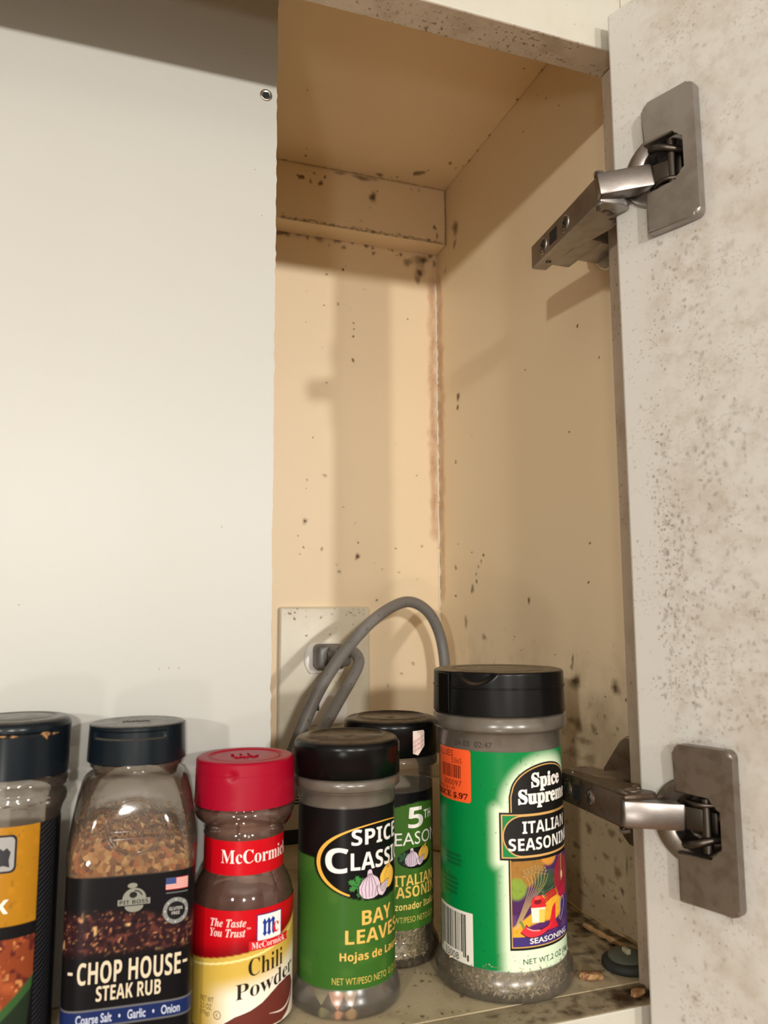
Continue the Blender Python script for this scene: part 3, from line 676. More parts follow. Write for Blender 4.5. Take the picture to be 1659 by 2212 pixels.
obj('strain_relief', bm, M['pluggrey'], cord, True)

# ================================================================== the spice jars
def foot(bm, d):
    for v in bm.verts:                    # stretch the hidden foot so that the scaled jar reaches the shelf
        if v.co.z < .03: v.co.z = .03-(.03-v.co.z)*(.03+d)/.03
def nub(bm, x, y, z, r):
    lathe(bm, [(0, z+.0004), (r*.5, z+.0004), (r, z)], 14, Matrix.Translation((x, y, 0)))
def flakes(name, n, place, size, mats, parent, seed):
    rnd = random.Random(seed); V = []; F = []; MI = []
    for i in range(n):
        p, nrm = place(rnd); p = Vector(p); nrm = Vector(nrm)
        t = Vector((rnd.gauss(0, 1), rnd.gauss(0, 1), rnd.gauss(0, 1))).normalized(); t = (t-nrm*t.dot(nrm)*.75).normalized(); b = nrm.cross(t).normalized()
        l = size*rnd.uniform(.5, 1.7); ww = size*rnd.uniform(.18, .5); k = len(V); c = nrm*size*rnd.uniform(-.1, .35)
        V += [p-t*l, p-b*ww+c, p+t*l, p+b*ww+c*.4]; F += [(k, k+1, k+2), (k, k+2, k+3)]; j = rnd.randrange(len(mats)); MI += [j, j]
    me = bpy.data.meshes.new(name); me.from_pydata(V, [], F)
    for m in mats: me.materials.append(m)
    me.polygons.foreach_set('material_index', MI); o = bpy.data.objects.new(name, me); COL.objects.link(o); o.parent = parent; o['kind'] = 'stuff'; return o
def around(r, z0, z1):
    def f(rnd):
        a = rnd.uniform(0, 2*math.pi); return (r*math.cos(a), r*math.sin(a), rnd.uniform(z0, z1)), (math.cos(a), math.sin(a), 0)
    return f
def heap(bm, r, z0, z1, n=64, lump=.0012, seed=1):
    rnd = random.Random(seed); ph = [rnd.random()*6.28 for _ in range(6)]
    prof = [(0, z0), (r*.9, z0), (r, z0+.0012), (r, (z0+z1)/2), (r, z1)] + [(r*(1-k/5), z1+lump*.4) for k in range(1, 5)] + [(0, z1+lump*.5)]
    def rf(t, rr, zz):
        if zz >= z1: zz += lump*(math.sin(2*t+ph[0])+.6*math.sin(5*t+ph[1])+.4*math.sin(9*t+ph[2])) * (rr/r)
        return rr, zz
    lathe(bm, prof, n, None, rf)

# --- common drawing of the garlic, onion and parsley on the two green labels
def still_life(path, par, ox, oz, k, L0, night=False):
    T = lambda sh: ([[ox+p[0]*k, oz+p[1]*k] for p in sh[0]], sh[1])
    leafc = (52, 120, 52) if not night else (44, 84, 56)
    st = lambda sh, c, l, nm='picture': stamp(nm, T(sh), path, c, L0+l, par, 1.0)
    sprig = []
    for (x, y, a, s) in ((-6.8, 2.6, 165, 1.0), (-4.6, 3.4, 120, 1.0), (-6.6, .4, 195, .9), (-3.6, -1.2, 240, 1.1), (-4.6, 1.2, 180, 1.1), (-2.4, -2.8, 265, .9), (-2.6, 2.4, 95, .9)):
        c, q = math.cos(math.radians(a)), math.sin(math.radians(a)); R = lambda u, v: (x+(u*c-v*q)*s, y+(u*q+v*c)*s)
        sprig.append(poly([R(-1.6, 0), R(-.2, .9), R(.3, 1.5), R(.8, .8), R(1.8, 1.0), R(1.5, .3), R(2.4, 0), R(1.5, -.4), R(1.7, -1.1), R(.7, -.8), R(.2, -1.5), R(-.3, -.8)]))
    st(merge(*sprig), leafc, 0)
    st(merge(*[ribbon([(-1.5, -.5), (-4, .8), (-6.5, 1.4)], .25), ribbon([(-1.5, -.5), (-3, -1.8), (-3.8, -3)], .25)]), (28, 70, 34), 1)
    on = [(10.6+5.0*math.cos(math.radians(a))*(1.0 if math.sin(math.radians(a)) < .3 else 1-.32*(math.sin(math.radians(a))-.3)), 2.6+4.6*math.sin(math.radians(a))) for a in range(0, 360, 12)]
    st(poly([(p[0]*1.06-.65, p[1]*1.06-.2) for p in on]), (28, 22, 14), 1); st(poly(on), (226, 178, 74), 2)
    st(poly([(9.4, 6.2), (11.2, 7.6), (12.4, 9.6), (12.0, 8.0), (13.4, 8.3), (12.4, 7.0), (12.6, 5.6)]), (206, 160, 66), 2)
    st(merge(*[ribbon([(9.8-i*1.2, 6.4-i*.5), (7.9-i*.9, 3.2), (8.3-i*.8, -1.0)], .16) for i in range(-1, 1)]), (170, 122, 44), 3)
    gar = [(-.6, 6.6), (.2, 7.3), (1.2, 6.9), (1.7, 5.0), (4.2, 3.4), (5.6, 1.0), (5.4, -1.4), (4.2, -3.4), (2, -4.2), (-.5, -4.2), (-2.8, -3.6), (-4.2, -1.6), (-4.3, .8), (-2.8, 3.2), (-.8, 4.7)]
    st(poly([(.6+(p[0]-.6)*1.09, 1+(p[1]-1)*1.07) for p in gar]), (24, 18, 20), 3); st(poly(gar), (204, 184, 200), 4)
    st(merge(*[ribbon([(.5+i*.25, 5.6), (i*1.15, 3.0), (i*1.75, 0), (i*1.35, -3.6)], .24) for i in (-2, -1, 0, 1, 2)]), (92, 70, 88), 5)
    clv = [(4.2, .2), (5.4, -.2), (8.0, .8), (10.4, 1.6), (9.9, -.8), (8.6, -2.8), (6.6, -4.1), (4.8, -3.4), (4.0, -1.6)]
    st(poly([(7+(p[0]-7)*1.1, -1.4+(p[1]+1.4)*1.1) for p in clv]), (24, 18, 20), 6); st(poly(clv), (212, 192, 204), 7)
    st(merge(*[ribbon([(4.8+i*.35, -.4-i*.55), (7.2+i*.1, -.5-i*.75), (9.8-i*.35, 1.0-i*.9)], .22) for i in range(4)]), (88, 66, 84), 8)

def green_jar(name, label, x, y, zl, zt, ztop, lid_r, body_r, lt, lb, full, sticker):
    """round shaker with a plain black cap: cap, clear bottle, wrapped label, contents"""
    t = thing(name, label, 'spice jar', (x, y, .0003))
    R = body_r
    prof = [(0, .0012), (.019, .0012), (.0222, .0), (lid_r-.0010, .0004), (lid_r-.0002, .0018), (lid_r, .0042), (lid_r-.0003, .0062), (lid_r-.0014, .0086), (R+.0003, .0108), (R, .0122),
            (R, zt-.003), (R+.0003, zt), (R+.0003, zl-.0056), (lid_r-.0009, zl-.0052), (lid_r-.0001, zl-.0044), (lid_r-.0001, zl-.0004), (lid_r-.0012, zl+.0002), (.0200, zl+.0004)]
    bm = bmesh.new(); lathe(bm, prof, 96); bt = obj('bottle', bm, M['milky'] if not sticker else M['clearp'], t, True)
    if not sticker:                     # the unprinted shoulder is milkier than the foot
        bm = bmesh.new(); lathe(bm, [(R-.0004, zt-.0035), (R-.0002, zl-.0062), (lid_r-.0012, zl-.0054), (lid_r-.0006, zl-.0044), (lid_r-.0006, zl-.0008)], 96); obj('frosted_neck', bm, M['frost'], bt, True)
    # cap: ribbed ring and dimple on top
    h = ztop
    prof = [(lid_r-.0016, zl+.0001), (lid_r, zl+.0003), (lid_r, h-.0042)] + arcp(lid_r-.0036, h-.0040, .0036, 0, 72, 6) + [(.0185, h-.0002)] + arcp(.0178, h-.0004, .0007, 60, 130, 4) + [(.0168, h-.0009), (.0045, h-.0013), (.0016, h-.0013), (.0011, h-.0007), (0, h-.0007)]
    bm = bmesh.new(); lathe(bm, prof, 112); cap = obj('cap', bm, M['blackdust'], t, True)
    bm = bmesh.new(); heap(bm, R-.0013, .0022, full, 64, .0008)
    if full > .012: obj('dried_herbs', bm, M['herb'], t, True); flakes('herb_flakes', 900, around(R-.0008, .003, full), .0011, M['flake'], t, 5)
    else: bm.free()
    return t, cap, R

# ---- the front one: bay leaves
t, cap, R = green_jar('spice_jar', 'bay leaves jar with green-and-black label and round black cap, right of the red-capped jar',
                      -.1296, .0528, .0960, .0850, .1126, .0243, .0217, .0845, .0105, .004, False)
P_ = circ_path(R+.0002)
def paint(U, Z):
    C = fill(U, (52, 94, 34))
    C = over(C, ss(vnoise(U, Z, 6, 3), .55, .9)*.18, (92, 128, 50)); C = over(C, ss(vnoise(U, Z, 1.4, 9), .86, .97)*.5, (40, 74, 30))
    e = ((U-11)/32.5)**2+((Z-62)/16.4)**2
    C = over(C, ss(Z-(63.3-.004*(U+26)**2), -.25, .25), (16, 13, 14)); C = over(C, ss(1-e, -.02, .02), (12, 11, 12)); return C
lab = sheet('label', P_, -66, 66, 10.5, 84.4, .55, paint, t, 0)
lab['label'] = 'green label with black oval'
g = []
for i in range(41):
    a = math.radians(66+(238-66)*i/40); g.append((11+30.2*math.cos(a), 62+15.6*math.sin(a)))
stamp('gold_arc', ribbon(g, lambda s: .45+1.5*math.exp(-((s-.66)/.26)**2)), P_, (226, 170, 70), 2, lab)
for s, bx, b in ((bss('SPICE'), (-4.3, 22.6, 69.0, 75.6), 0), (bss('C'), (-15.8, -5.6, 57.8, 68.2), 0), (bss('LASSICS'), (-4.6, 31.5, 58.8, 66.0), 0)):
    stamp('lettering', text2d(s, *bx, bold=b), P_, (226, 222, 218), 2, lab)
still_life(P_, lab, 3.5, 51.2, 1.04, 2)
for s, bx in ((bss('BAY'), (.3, 16.8, 36.5, 42.3)), (bss('LEAVES'), (-6.9, 23.4, 29.2, 34.9)), (bss('Hojas de Laurel'), (-9.2, 26.6, 21.6, 26.1))):
    stamp('lettering', text2d(s, *bx), P_, (222, 174, 88), 2, lab)
stamp('lettering', text2d('NET WT/PESO NETO  0.12 OZ (3.4g)', -12.5, 31.5, 12.4, 16.0), P_, (196, 170, 84), 2, lab)
# the few leaves left at the bottom
for k, (lx, ly, lz, rx, rz_, c) in enumerate(((-.0085, -.0140, .0055, 88, 6, (222, 158, 120)), (-.0135, -.0080, .006, 86, -16, (140, 136, 92)), (-.0025, -.0135, .0055, 84, 14, (190, 150, 104)), (.012, -.012, .008, 82, 60, (120, 84, 52)))):
    bm = bmesh.new(); P = [(0, -.0090), (.0026, -.005), (.0042, -.001), (.0036, .003), (.0014, .0068), (0, .0085), (-.0014, .0066), (-.0036, .0028), (-.0040, -.001), (-.0026, -.0052)]
    prism(bm, P, 0, .0003); bmesh.ops.triangulate(bm, faces=bm.faces)
    for v in bm.verts: v.co.z += v.co.x**2*60+.0008*math.sin(v.co.y*500)
    o = obj('bay_leaf', bm, mat('bay_leaf', L(*c), .6), t); o.location = (lx, ly, lz+.0045); o.rotation_euler = (math.radians(rx), 0, math.radians(rz_))

# ---- the one behind: italian seasoning
t, cap, R = green_jar('spice_jar', 'italian seasoning jar with a sticker scrap on its black cap, behind the bay leaves jar',
                      -.0948, .0898, .0968, .0810, .1152, .0242, .0213, .0808, .0165, .0166, True)
P_ = circ_path(R+.0002)
def paint(U, Z):
    C = fill(U, (60, 100, 36)); C = over(C, ss(U, 9.0, 9.3)*.0, (60, 100, 40))
    return over(C, ss(Z-(75.2-.010*(U-8)**2), -.2, .2), (14, 13, 14))
lab = sheet('label', P_, -60, 60, 16.6, 80.7, .55, paint, t, 0); lab['label'] = 'green label with black top'
for s, bx, c in ((bss('5'), (1.2, 10.4, 63.3, 73.2), (228, 224, 218)), (bss('TH'), (11.0, 17.4, 66.8, 71.0), (228, 224, 218)), ('SEASON', (-10.2, 22.8, 55.6, 61.6), (228, 224, 218)),
                 (bss('ITALIAN'), (-5.9, 18.6, 36.9, 41.9), (224, 184, 94)), (bss('SEASONING'), (-12.0, 25.0, 31.4, 36.6), (224, 184, 94)), (bss('Sazonador Italiano'), (-9.8, 24.0, 25.9, 29.2), (220, 196, 110)),
                 ('NET WT/PESO NETO 0.75 OZ (21g)', (-12.0, 29.5, 19.2, 22.8), (196, 176, 92))):
    stamp('lettering', text2d(s, *bx), P_, c, 2, lab)
stamp('picture', ell(6.0, 49.3, 10.4, 4.9), P_, (22, 26, 18), 1, lab)
still_life(P_, lab, 2.7, 48.8, .76, 2, True)
PL = circ_path(.0243)
stk = stamp('sticker', poly([(3.0, 99.2), (6.0, 98.2), (9.0, 101.4), (10.1, 102.4), (10.1, 109.4), (9.4, 110.2), (3.0, 110.0)]), PL, (214, 196, 188), 1, cap)
for i in range(4):
    stamp('sticker_print', text2d('QUALITY', 3.4, 9.6, 99.4+i*2.2, 100.9+i*2.2, rot=.45), PL, (176, 70, 70), 2, cap) if i < 3 else None

# ---- the big bright-green jar
t = thing('spice_jar', 'tall bright green italian seasoning jar with wide black flip cap and orange price sticker', 'spice jar', (-.0534, .0481, .0003))
R = .0291
prof = [(0, .0014), (.026, .0014), (.0302, .0), (.0316, .0005), (.0322, .0020), (.0323, .0052), (.0319, .0080), (.0306, .0108), (.0292, .0128), (R, .0142), (R, .1050), (.0295, .1062), (.0295, .1128),
        (.0308, .1136), (.0320, .1142), (.0321, .1150), (.0321, .1202), (.0310, .1208), (.027, .1209)]
bm = bmesh.new(); lathe(bm, prof, 112); bt = obj('bottle', bm, M['milky'], t, True)
bm = bmesh.new(); lathe(bm, [(R-.0004, .1045), (.0291, .1066), (.0291, .1126), (.0306, .1142), (.0317, .1150), (.0317, .1200)], 112); obj('frosted_neck', bm, M['frost'], bt, True)
PC_ = circ_path(.0296)
stamp('date_code', text2d('24-03  02:47', -37, -17.5, 107.0, 109.6, shear=0), PC_, (62, 54, 48), 1, bt)
rl, zb, zt = .0319, .1211, .1408
def scoop(tt, r, z):
    d = (math.degrees(tt)+138.0+180) % 360-180                   # thumb notch to the left of the front
    if abs(d) < 20 and r > .0275:
        c_ = math.cos(math.radians(d*4.5)); lo = zt-.0012-.0052*c_; k = max(0, min(1, (z-lo)/.0022)); k = k*k*(3-2*k)
        r -= .0026*k*min(1, c_*2.2)
    return r, z
prof = [(.0302, zb), (rl, zb+.0002)] + [(rl-.0004*k/44, zb+.0004+k*(zt-.0014-zb)/44) for k in range(1, 44)] + [(rl-.0004, zt-.0015)] + [(rl-.0004, zt-.0072+k*.0005) for k in ()] + arcp(rl-.0016, zt-.0012, .0012, 0, 80, 4) + [(.0285, zt+.00005), (.0250, zt), (.0225, zt-.0001)] + [(.0222, zt-.0006), (.0216, zt-.0006), (.0213, zt-.0001), (.010, zt), (0, zt)]
bm = bmesh.new(); lathe(bm, prof, 220, None, scoop); cap = obj('flip_cap', bm, M['blackdust'], t, angle=58)
bm = bmesh.new(); lathe(bm, [(rl-.0001, zt-.0078), (rl+.00015, zt-.0076), (rl+.00015, zt-.0072), (rl-.0001, zt-.0070)], 180); obj('cap_seam', bm, M['black'], cap, True)
bm = bmesh.new(); box(bm, -.0325, -.0312, -.0042, .0042, zb+.001, zt-.001, .0004, Matrix.Rotation(math.radians(10), 4, 'Z')); obj('cap_hinge', bm, M['black'], cap)
bm = bmesh.new(); heap(bm, R-.0012, .0020, .0165, 72, .001, 3); obj('dried_herbs', bm, M['herb'], t, True)
flakes('herb_flakes', 1500, lambda rnd: (lambda a, z: ((min(R, .0312-abs(z-.005)*.22)*math.cos(a), min(R, .0312-abs(z-.005)*.22)*math.sin(a), z), (math.cos(a), math.sin(a), 0)))(rnd.uniform(0, 6.283), rnd.uniform(.0022, .0165)), .0012, M['flake'], t, 8)
P_ = circ_path(R+.0002); uc = 9.3
def sdbox(U, Z, u0, u1, z0, z1):
    dx = np.abs(U-(u0+u1)/2)-(u1-u0)/2; dz = np.abs(Z-(z0+z1)/2)-(z1-z0)/2
    return np.hypot(np.maximum(dx, 0), np.maximum(dz, 0))+np.minimum(np.maximum(dx, dz), 0)
def paint(U, Z):
    C = fill(U, (2, 120, 58)); C = over(C, ss(vnoise(U, Z, 7, 5), .5, .95)*.25, (10, 116, 56))
    d = np.minimum(sdbox(U, Z, -14.9, 33.5, 58.9, 79.3), sdbox(U, Z, -11.2, 30, 21.2, 59))
    d = np.minimum(d, (np.sqrt(((U-uc)/20.2)**2+((np.maximum(Z, 80)-80)/20.4)**2)-1)*20)
    C = over(C, (1-ss(d, -.5, 6.8))*.88, (224, 240, 210))
    C = over(C, ss(vnoise(U, Z, 1.1, 14), .90, .98)*.6, (20, 70, 36)); return C
lab = sheet('label', P_, -91, 91, 12.2, 105.3, .6, paint, t, 0); lab['label'] = 'bright green label with a pale glow'
BK, GD, WH = (24, 23, 22), (204, 160, 96), (236, 232, 224)
arch = lambda k: [(uc+(20.2-k)*math.cos(math.radians(a)), 80+(20.4-k)*math.sin(math.radians(a))) for a in range(0, 181, 6)]
def archp(k): return poly([(uc+19.8-k, 77)] + [(uc+19.8-k, 86)] + [(uc+(19.3-k)*math.cos(math.radians(a)), 87+(13.3-k)*math.sin(math.radians(a))) for a in range(10, 171, 6)] + [(uc-19.8+k, 86), (uc-19.8+k, 77)])
stamp('emblem', archp(0), P_, BK, 2, lab); stamp('emblem', archp(.75), P_, GD, 3, lab); stamp('emblem', archp(1.25), P_, BK, 4, lab)
fr = lambda c, u0, u1, z0, z1, ly: stamp('emblem', rect(u0, u1, z0, z1), P_, c, ly, lab)
fr(BK, -11.2, 29.8, 21.2, 59, 2); fr(GD, -10.5, 29.1, 22.2, 59, 3); fr(BK, -10.0, 28.6, 22.7, 59, 4)
fr(BK, -14.9, 33.5, 58.9, 79.3, 5); fr(GD, -14.1, 32.7, 59.8, 78.5, 6); fr((20, 120, 62), -13.5, 32.1, 60.3, 78.0, 7)
stamp('emblem', rrect(-13.5, 32.1, 60.2, 78.1, 8.9, 8), P_, GD, 8, lab); stamp('emblem', rrect(-13.0, 31.6, 60.8, 77.5, 8.3, 8), P_, BK, 9, lab)
for s, bx, b in ((bf('Spice'), (.1, 19.2, 88.0, 96.2), .03), (bf('Supreme'), (-6.3, 25.6, 80.9, 89.2), .03), (bss('ITALIAN'), (-4.7, 23.2, 70.2, 75.4), .0), (bss('SEASONING'), (-11.0, 29.6, 62.9, 68.2), .0)):
    stamp('lettering', text2d(s, *bx, bold=b), P_, WH, 10, lab)
# the picture on the label
def paint(U, Z):
    C = fill(U, (72, 40, 84)); x, y = U+10.0, Z-26.9                     # 38.6 x 32
    C = over(C, ss(vnoise(U, Z, 5, 21), .5, .75), (96, 62, 110))
    C = over(C, ss(13-np.hypot(x-3.5, y-33), -1, 1), (150, 108, 52)); C = over(C, ss(5-np.hypot(x-19, y-33.5), -.6, .6), (200, 140, 60))
    C = over(C, ss(4.5-np.hypot(x-2, y-20), -1, 1), (126, 150, 60))
    C = over(C, ss(.62*x+4-y, -.4, .4)*ss(18-x, -.5, .5), (222, 160, 50)); C = over(C, ss(8-np.hypot(x-21, y-13), -.5, .5), (226, 166, 52))
    C = over(C, ss(1-np.hypot((x-17)/6.8, (y-20.5)/4.6), -.05, .05), (46, 66, 46)); C = over(C, ss(1-np.hypot((x-17)/7.2, (y-23.5)/3.6), -.05, .05)*.6, (60, 84, 60))
    C = over(C, ss(1-np.hypot((x-29)/7, (y-22)/9), -.1, .1), (150, 36, 52)); C = over(C, ss(1-np.hypot((x-31)/4.5, (y-9)/6.5), -.1, .1), (66, 50, 110))
    C = over(C, ss(1-np.hypot((x-15)/9, (y-2.6)/2.8), -.1, .1), (84, 40, 96))
    C = over(C, ss(vnoise(U, Z, .9, 4), .72, .9)*.25, (30, 20, 24)); return C
pic = sheet('picture', P_, -10.0, 28.6, 26.9, 58.6, .5, paint, lab, 11)
X = lambda pts: [(p[0]-10.0, p[1]+26.9) for p in pts]
sp = lambda sh, c, l=12: stamp('picture', (X(sh[0]), sh[1]), P_, c, l, lab)
for i in range(7): sp(ribbon(catmull([(.8+i*.25, 3.5, 0), (5+i*.5, 13, 0), (8+i*1.3, 21, 0), (6.5+i*1.9, 26.5-abs(i-3)*.5, 0)], 5), .18), (196, 168, 110))
sp(merge(*[ell(5.5+i*1.75+(.5 if j % 2 else 0), 26.6+j*1.25-abs(i-3)*.45, .62, .5, 20, 8) for i in range(7) for j in range(3)]), (150, 128, 84), 13)
sp(merge(*[ribbon(catmull([(11+i*.9, 19.5, 0), (16, 17.6-i*.8, 0), (22-i*.5, 19.5-i*.5, 0)], 5), .16) for i in range(5)]), (96, 112, 90))
sp(poly([(8.8, 5.6), (15, 5.0), (15.8, 11.5), (8.4, 12.2)]), (228, 220, 200)); sp(poly([(12.2, 5.3), (15, 5.0), (15.6, 10.4), (12.4, 10.8)]), (222, 190, 90), 13)
sp(poly([(8.2, 11.8), (8.6, 14.6), (10.2, 16.4), (13.4, 16.6), (15.2, 15.0), (16.4, 11.2)]), (206, 40, 44), 13); sp(ell(11.8, 14.0, 2.0, 1.1), (120, 22, 30), 14); sp(ell(11.7, 15.6, 1.7, .8), (236, 80, 70), 14)
chil = catmull([(4.6, 3.4, 0), (7.5, 1.2, 0), (12.5, 1.0, 0), (17.4, 2.6, 0), (19.8, 4.4, 0)], 6)
sp(ribbon([p[:2] for p in chil], lambda s: 4.2*(1-s)**.7+.2), (44, 16, 26), 12); sp(ribbon([p[:2] for p in chil], lambda s: 3.5*(1-s)**.7), (214, 48, 60), 13)
sp(ribbon([p[:2] for p in catmull([(6.2, 3.6, 0), (9, 2.4, 0), (12.5, 2.0, 0)], 5)], .5), (248, 150, 150), 14); sp(ribbon([(4.9, 3.6), (4.0, 5.6), (3.2, 6.6)], 1.1), (110, 130, 60), 14)
sp(merge(*[ribbon([(14.5+i*.5, 12.6+i*1.3), (19, 14.6+i*.9), (23.6-i*.4, 15.4+i*.8)], .8) for i in range(4)]), (196, 52, 44), 13); sp(merge(*[ribbon([(14.5+i*.5, 12.9+i*1.3), (19, 14.9+i*.9), (23.6-i*.4, 15.7+i*.8)], .2) for i in range(4)]), (96, 20, 30), 14)
sp(poly([(17.0, 1.4), (20.2, 10.6), (22.4, 12.0), (22.0, 4.4), (24.2, 1.4)]), (204, 36, 50), 13); sp(ribbon(catmull([(25, 4, 0), (26.5, 11, 0), (29, 13, 0), (29.6, 9, 0), (26, 3.4, 0)], 6), .3), (196, 196, 208), 14)
for i in range(3): sp(ribbon([(25.4+i*2.4, 20), (26.0+i*2.2, 31.5)], .9), (168, 130, 90) if i % 2 else (136, 60, 60), 13)
sp(poly([(24.5, 14.5), (28, 18.8), (32, 17.5), (33, 14), (28.5, 12.2)]), (168, 30, 60), 13); sp(ell(28.2, 22.6, 1.0, 1.8, 0, 14), (222, 190, 140), 14)
fr((62, 46, 110), -10.0, 28.6, 23.0, 26.9, 11); stamp('lettering', text2d('SEASONING', -2.5, 21.2, 23.8, 26.1, bold=.01), P_, WH, 13, lab)
stamp('lettering', text2d('NET WT 2 OZ (56g)', -5.6, 25.0, 14.6, 17.6), P_, (16, 56, 32), 3, lab)
for (u0, u1, z0) in ((-45, -34, 57.4), (-45, -33.4, 55.4), (-44, -34, 53.4), (-48, -36.6, 47.0), (-48, -35.6, 44.9), (-47.4, -36.2, 42.8), (-47, -36.4, 40.7)):
    stamp('small_print', rect(u0, u1, z0, z0+1.3), P_, (8, 92, 46), 2, lab)
bc = stamp('barcode', rect(-53, -27.9, 12.6, 34.6), P_, (216, 212, 200), 2, lab)
rnd = random.Random(9); u = -51.6; bars = []
while u < -32.4:
    ww = rnd.choice((.3, .3, .55, .8)); bars.append(rect(u, u+ww, 17.2 if u > -50 and u < -34 else 15.2, 33.4)); u += ww+rnd.choice((.3, .4, .6))
stamp('barcode_bars', merge(*bars), P_, (52, 54, 54), 3, lab)
stamp('lettering', text2d('33008', -46.6, -36.0, 13.2, 16.2), P_, (70, 70, 68), 4, lab); stamp('lettering', text2d('1', -31.2, -30.2, 14.0, 16.6), P_, (70, 70, 68), 4, lab)
so = stamp('price_sticker', rrect(-52, -27.7, 82.0, 105.4, 1.6), P_, (228, 88, 42), 3, lab); so['label'] = 'orange price sticker'
u = -47.6; bars = []
while u < -33.0:
    ww = rnd.choice((.35, .5, .8)); bars.append(rect(u, u+ww, 92.2, 98.0)); u += ww+rnd.choice((.35, .5))
for sh in (text2d('OLLIES', -53.0, -38.0, 101.6, 104.4), text2d('5365', -39.2, -32.6, 98.8, 101.2), merge(*bars), text2d('000097', -45.6, -32.8, 88.6, 91.2), text2d('PRICE $1.49', -52, -37.0, 86.4, 88.0)):
    stamp('sticker_print', sh, P_, (112, 40, 22), 4, lab)
stamp('sticker_print', text2d(bf('PRICE $.97'), -54.5, -29.4, 82.9, 86.0, bold=.02), P_, (66, 18, 14), 4, lab)

# ---- chili powder with the red cap
t = thing('spice_jar', 'chili powder jar with red cap, narrow red-banded neck and red and yellow label', 'spice jar', (-.1764, .0518, .0003))
R = .0213; G = .0168
prof = [(0, .001), (.017, .001), (.019, 0), (.0206, .0006), (R, .0022), (R, .0470), (.0211, .0500), (.0203, .0535), (.0190, .0566), (.0176, .0590), (G+.0002, .0606), (G, .0612), (G, .0738), (G+.0003, .0744), (G+.0006, .0752), (G, .0764), (G, .0782),
        (.0176, .0796), (.0194, .0806), (.0208, .0820), (.0214, .0836), (.0214, .0856), (.0206, .0866), (.018, .0868)]
bm = bmesh.new(); lathe(bm, prof, 96); bt = obj('bottle', bm, M['dustyglass'], t, True)
bm = bmesh.new(); heap(bm, R-.0011, .002, .0462, 64, .0010, 5); obj('chili_powder', bm, M['chilip'], t, True)
rl, zb, zt = .0216, .0870, .1062
def dent(tt, r, z):
    d = (math.degrees(tt)+90+24+180) % 360-180                    # small pry notch under the lid seam
    k = max(0, 1-abs(d)/7.5)*max(0, 1-abs(z-(zt-.0052))/.0022)
    return (r-.0011*k, z) if r > .019 else (r, z)
prof = [(.0200, zb), (rl, zb+.0003)] + [(rl-.0004*k/18, zb+.0006+k*(zt-.0016-zb)/18) for k in range(0, 19)] + arcp(rl-.0020, zt-.0016, .0016, 10, 85, 5) + [(.0168, zt)] + [(.0160, zt-.0008), (.0152, zt-.0010), (.0146, zt-.0004), (.0138, zt-.0003), (.006, zt-.0004), (0, zt-.0004)]
bm = bmesh.new(); lathe(bm, prof, 180, None, dent); cap = obj('red_cap', bm, M['red'], t, angle=45)
bm = bmesh.new(); lathe(bm, [(rl-.00045, zt-.0058), (rl-.0002, zt-.0056), (rl-.0002, zt-.0053), (rl-.00045, zt-.0051)], 120); obj('cap_seam', bm, M['red'], cap, True)
V, F = text2d('\U0001D592', -.0062, .0052, -.0052, .0048, bold=.02); bm = bmesh.new(); vs = [bm.verts.new((p[0], p[1], zt-.0006)) for p in V]
for f in F:
    try: bm.faces.new([vs[i] for i in f])
    except ValueError: pass
r_ = bmesh.ops.extrude_face_region(bm, geom=bm.faces[:]); bmesh.ops.translate(bm, vec=(0, 0, .0009), verts=[v for v in r_['geom'] if isinstance(v, bmesh.types.BMVert)])
obj('raised_monogram', bm, M['red'], cap)
PN = circ_path(G+.0002)
nk = sheet('neck_band', PN, -52.7, 52.7, 60.7, 74.4, .8, lambda U, Z: fill(U, (186, 10, 24)), t, 0); nk['label'] = 'red paper neck band'
stamp('lettering', text2d(bf('McCormick'), -12.6, 22.0, 65.4, 70.8, bold=-.004), PN, (240, 222, 216), 2, nk)
P_ = circ_path(R+.0002)
bz = lambda U: 28.2+.30*np.maximum(U+27, 0)*.55+.0055*np.maximum(U+2, 0)**2
def paint(U, Z):
    b = np.where(U < 30, bz(U), 42); C = fill(U, (196, 164, 72)); C = over(C, ss(vnoise(U, Z, 5, 2), .4, .9)*.15, (196, 160, 66))
    C = over(C, ss(b-14.5-Z+3, -4.5, 5)*ss(U, -22, -6), (232, 222, 204))
    C = over(C, 1-ss(np.abs(Z-(b-2.2)), .1, .5), (244, 228, 160))
    C = over(C, ss(Z-b, -.15, .15), (128, 6, 14)); C = over(C, ss(Z-b, .5, 7.5), (184, 10, 22)); return C
lab = sheet('label', P_, -66.5, 66.5, 2.4, 48.6, .5, paint, t, 0); lab['label'] = 'red and yellow paper label'
for s, bx in ((bi('The Taste'), (-17.3, -2.2, 42.3, 45.5)), (bi('You Trust'), (-17.4, -2.4, 38.5, 41.6))): stamp('lettering', text2d(s, *bx), P_, (242, 206, 200), 2, lab)
stamp('lettering', text2d('TM', -2.0, -.4, 41.2, 42.0), P_, (242, 206, 200), 2, lab)
stamp('emblem', rect(2.1, 13.9, 36.0, 46.4), P_, (30, 40, 110), 3, lab); stamp('emblem', rect(2.5, 13.5, 36.2, 46.0), P_, (238, 232, 226), 4, lab)
stamp('emblem', text2d('\U0001D592', 4.4, 10.8, 37.6, 44.6, bold=.012), P_, (24, 52, 140), 5, lab); stamp('emblem', text2d(bf('c'), 9.4, 12.4, 38.0, 42.2), P_, (206, 30, 44), 6, lab)
stamp('emblem', poly([(-1.0, 33.2), (8, 32.9), (18.0, 33.3), (17.3, 34.8), (18.2, 36.4), (8, 36.3), (-1.0, 36.6)]), P_, (200, 22, 36), 6, lab)
stamp('lettering', text2d(bf('McCormick'), .1, 15.8, 33.6, 36.0, bold=-.004), P_, (244, 214, 206), 7, lab)
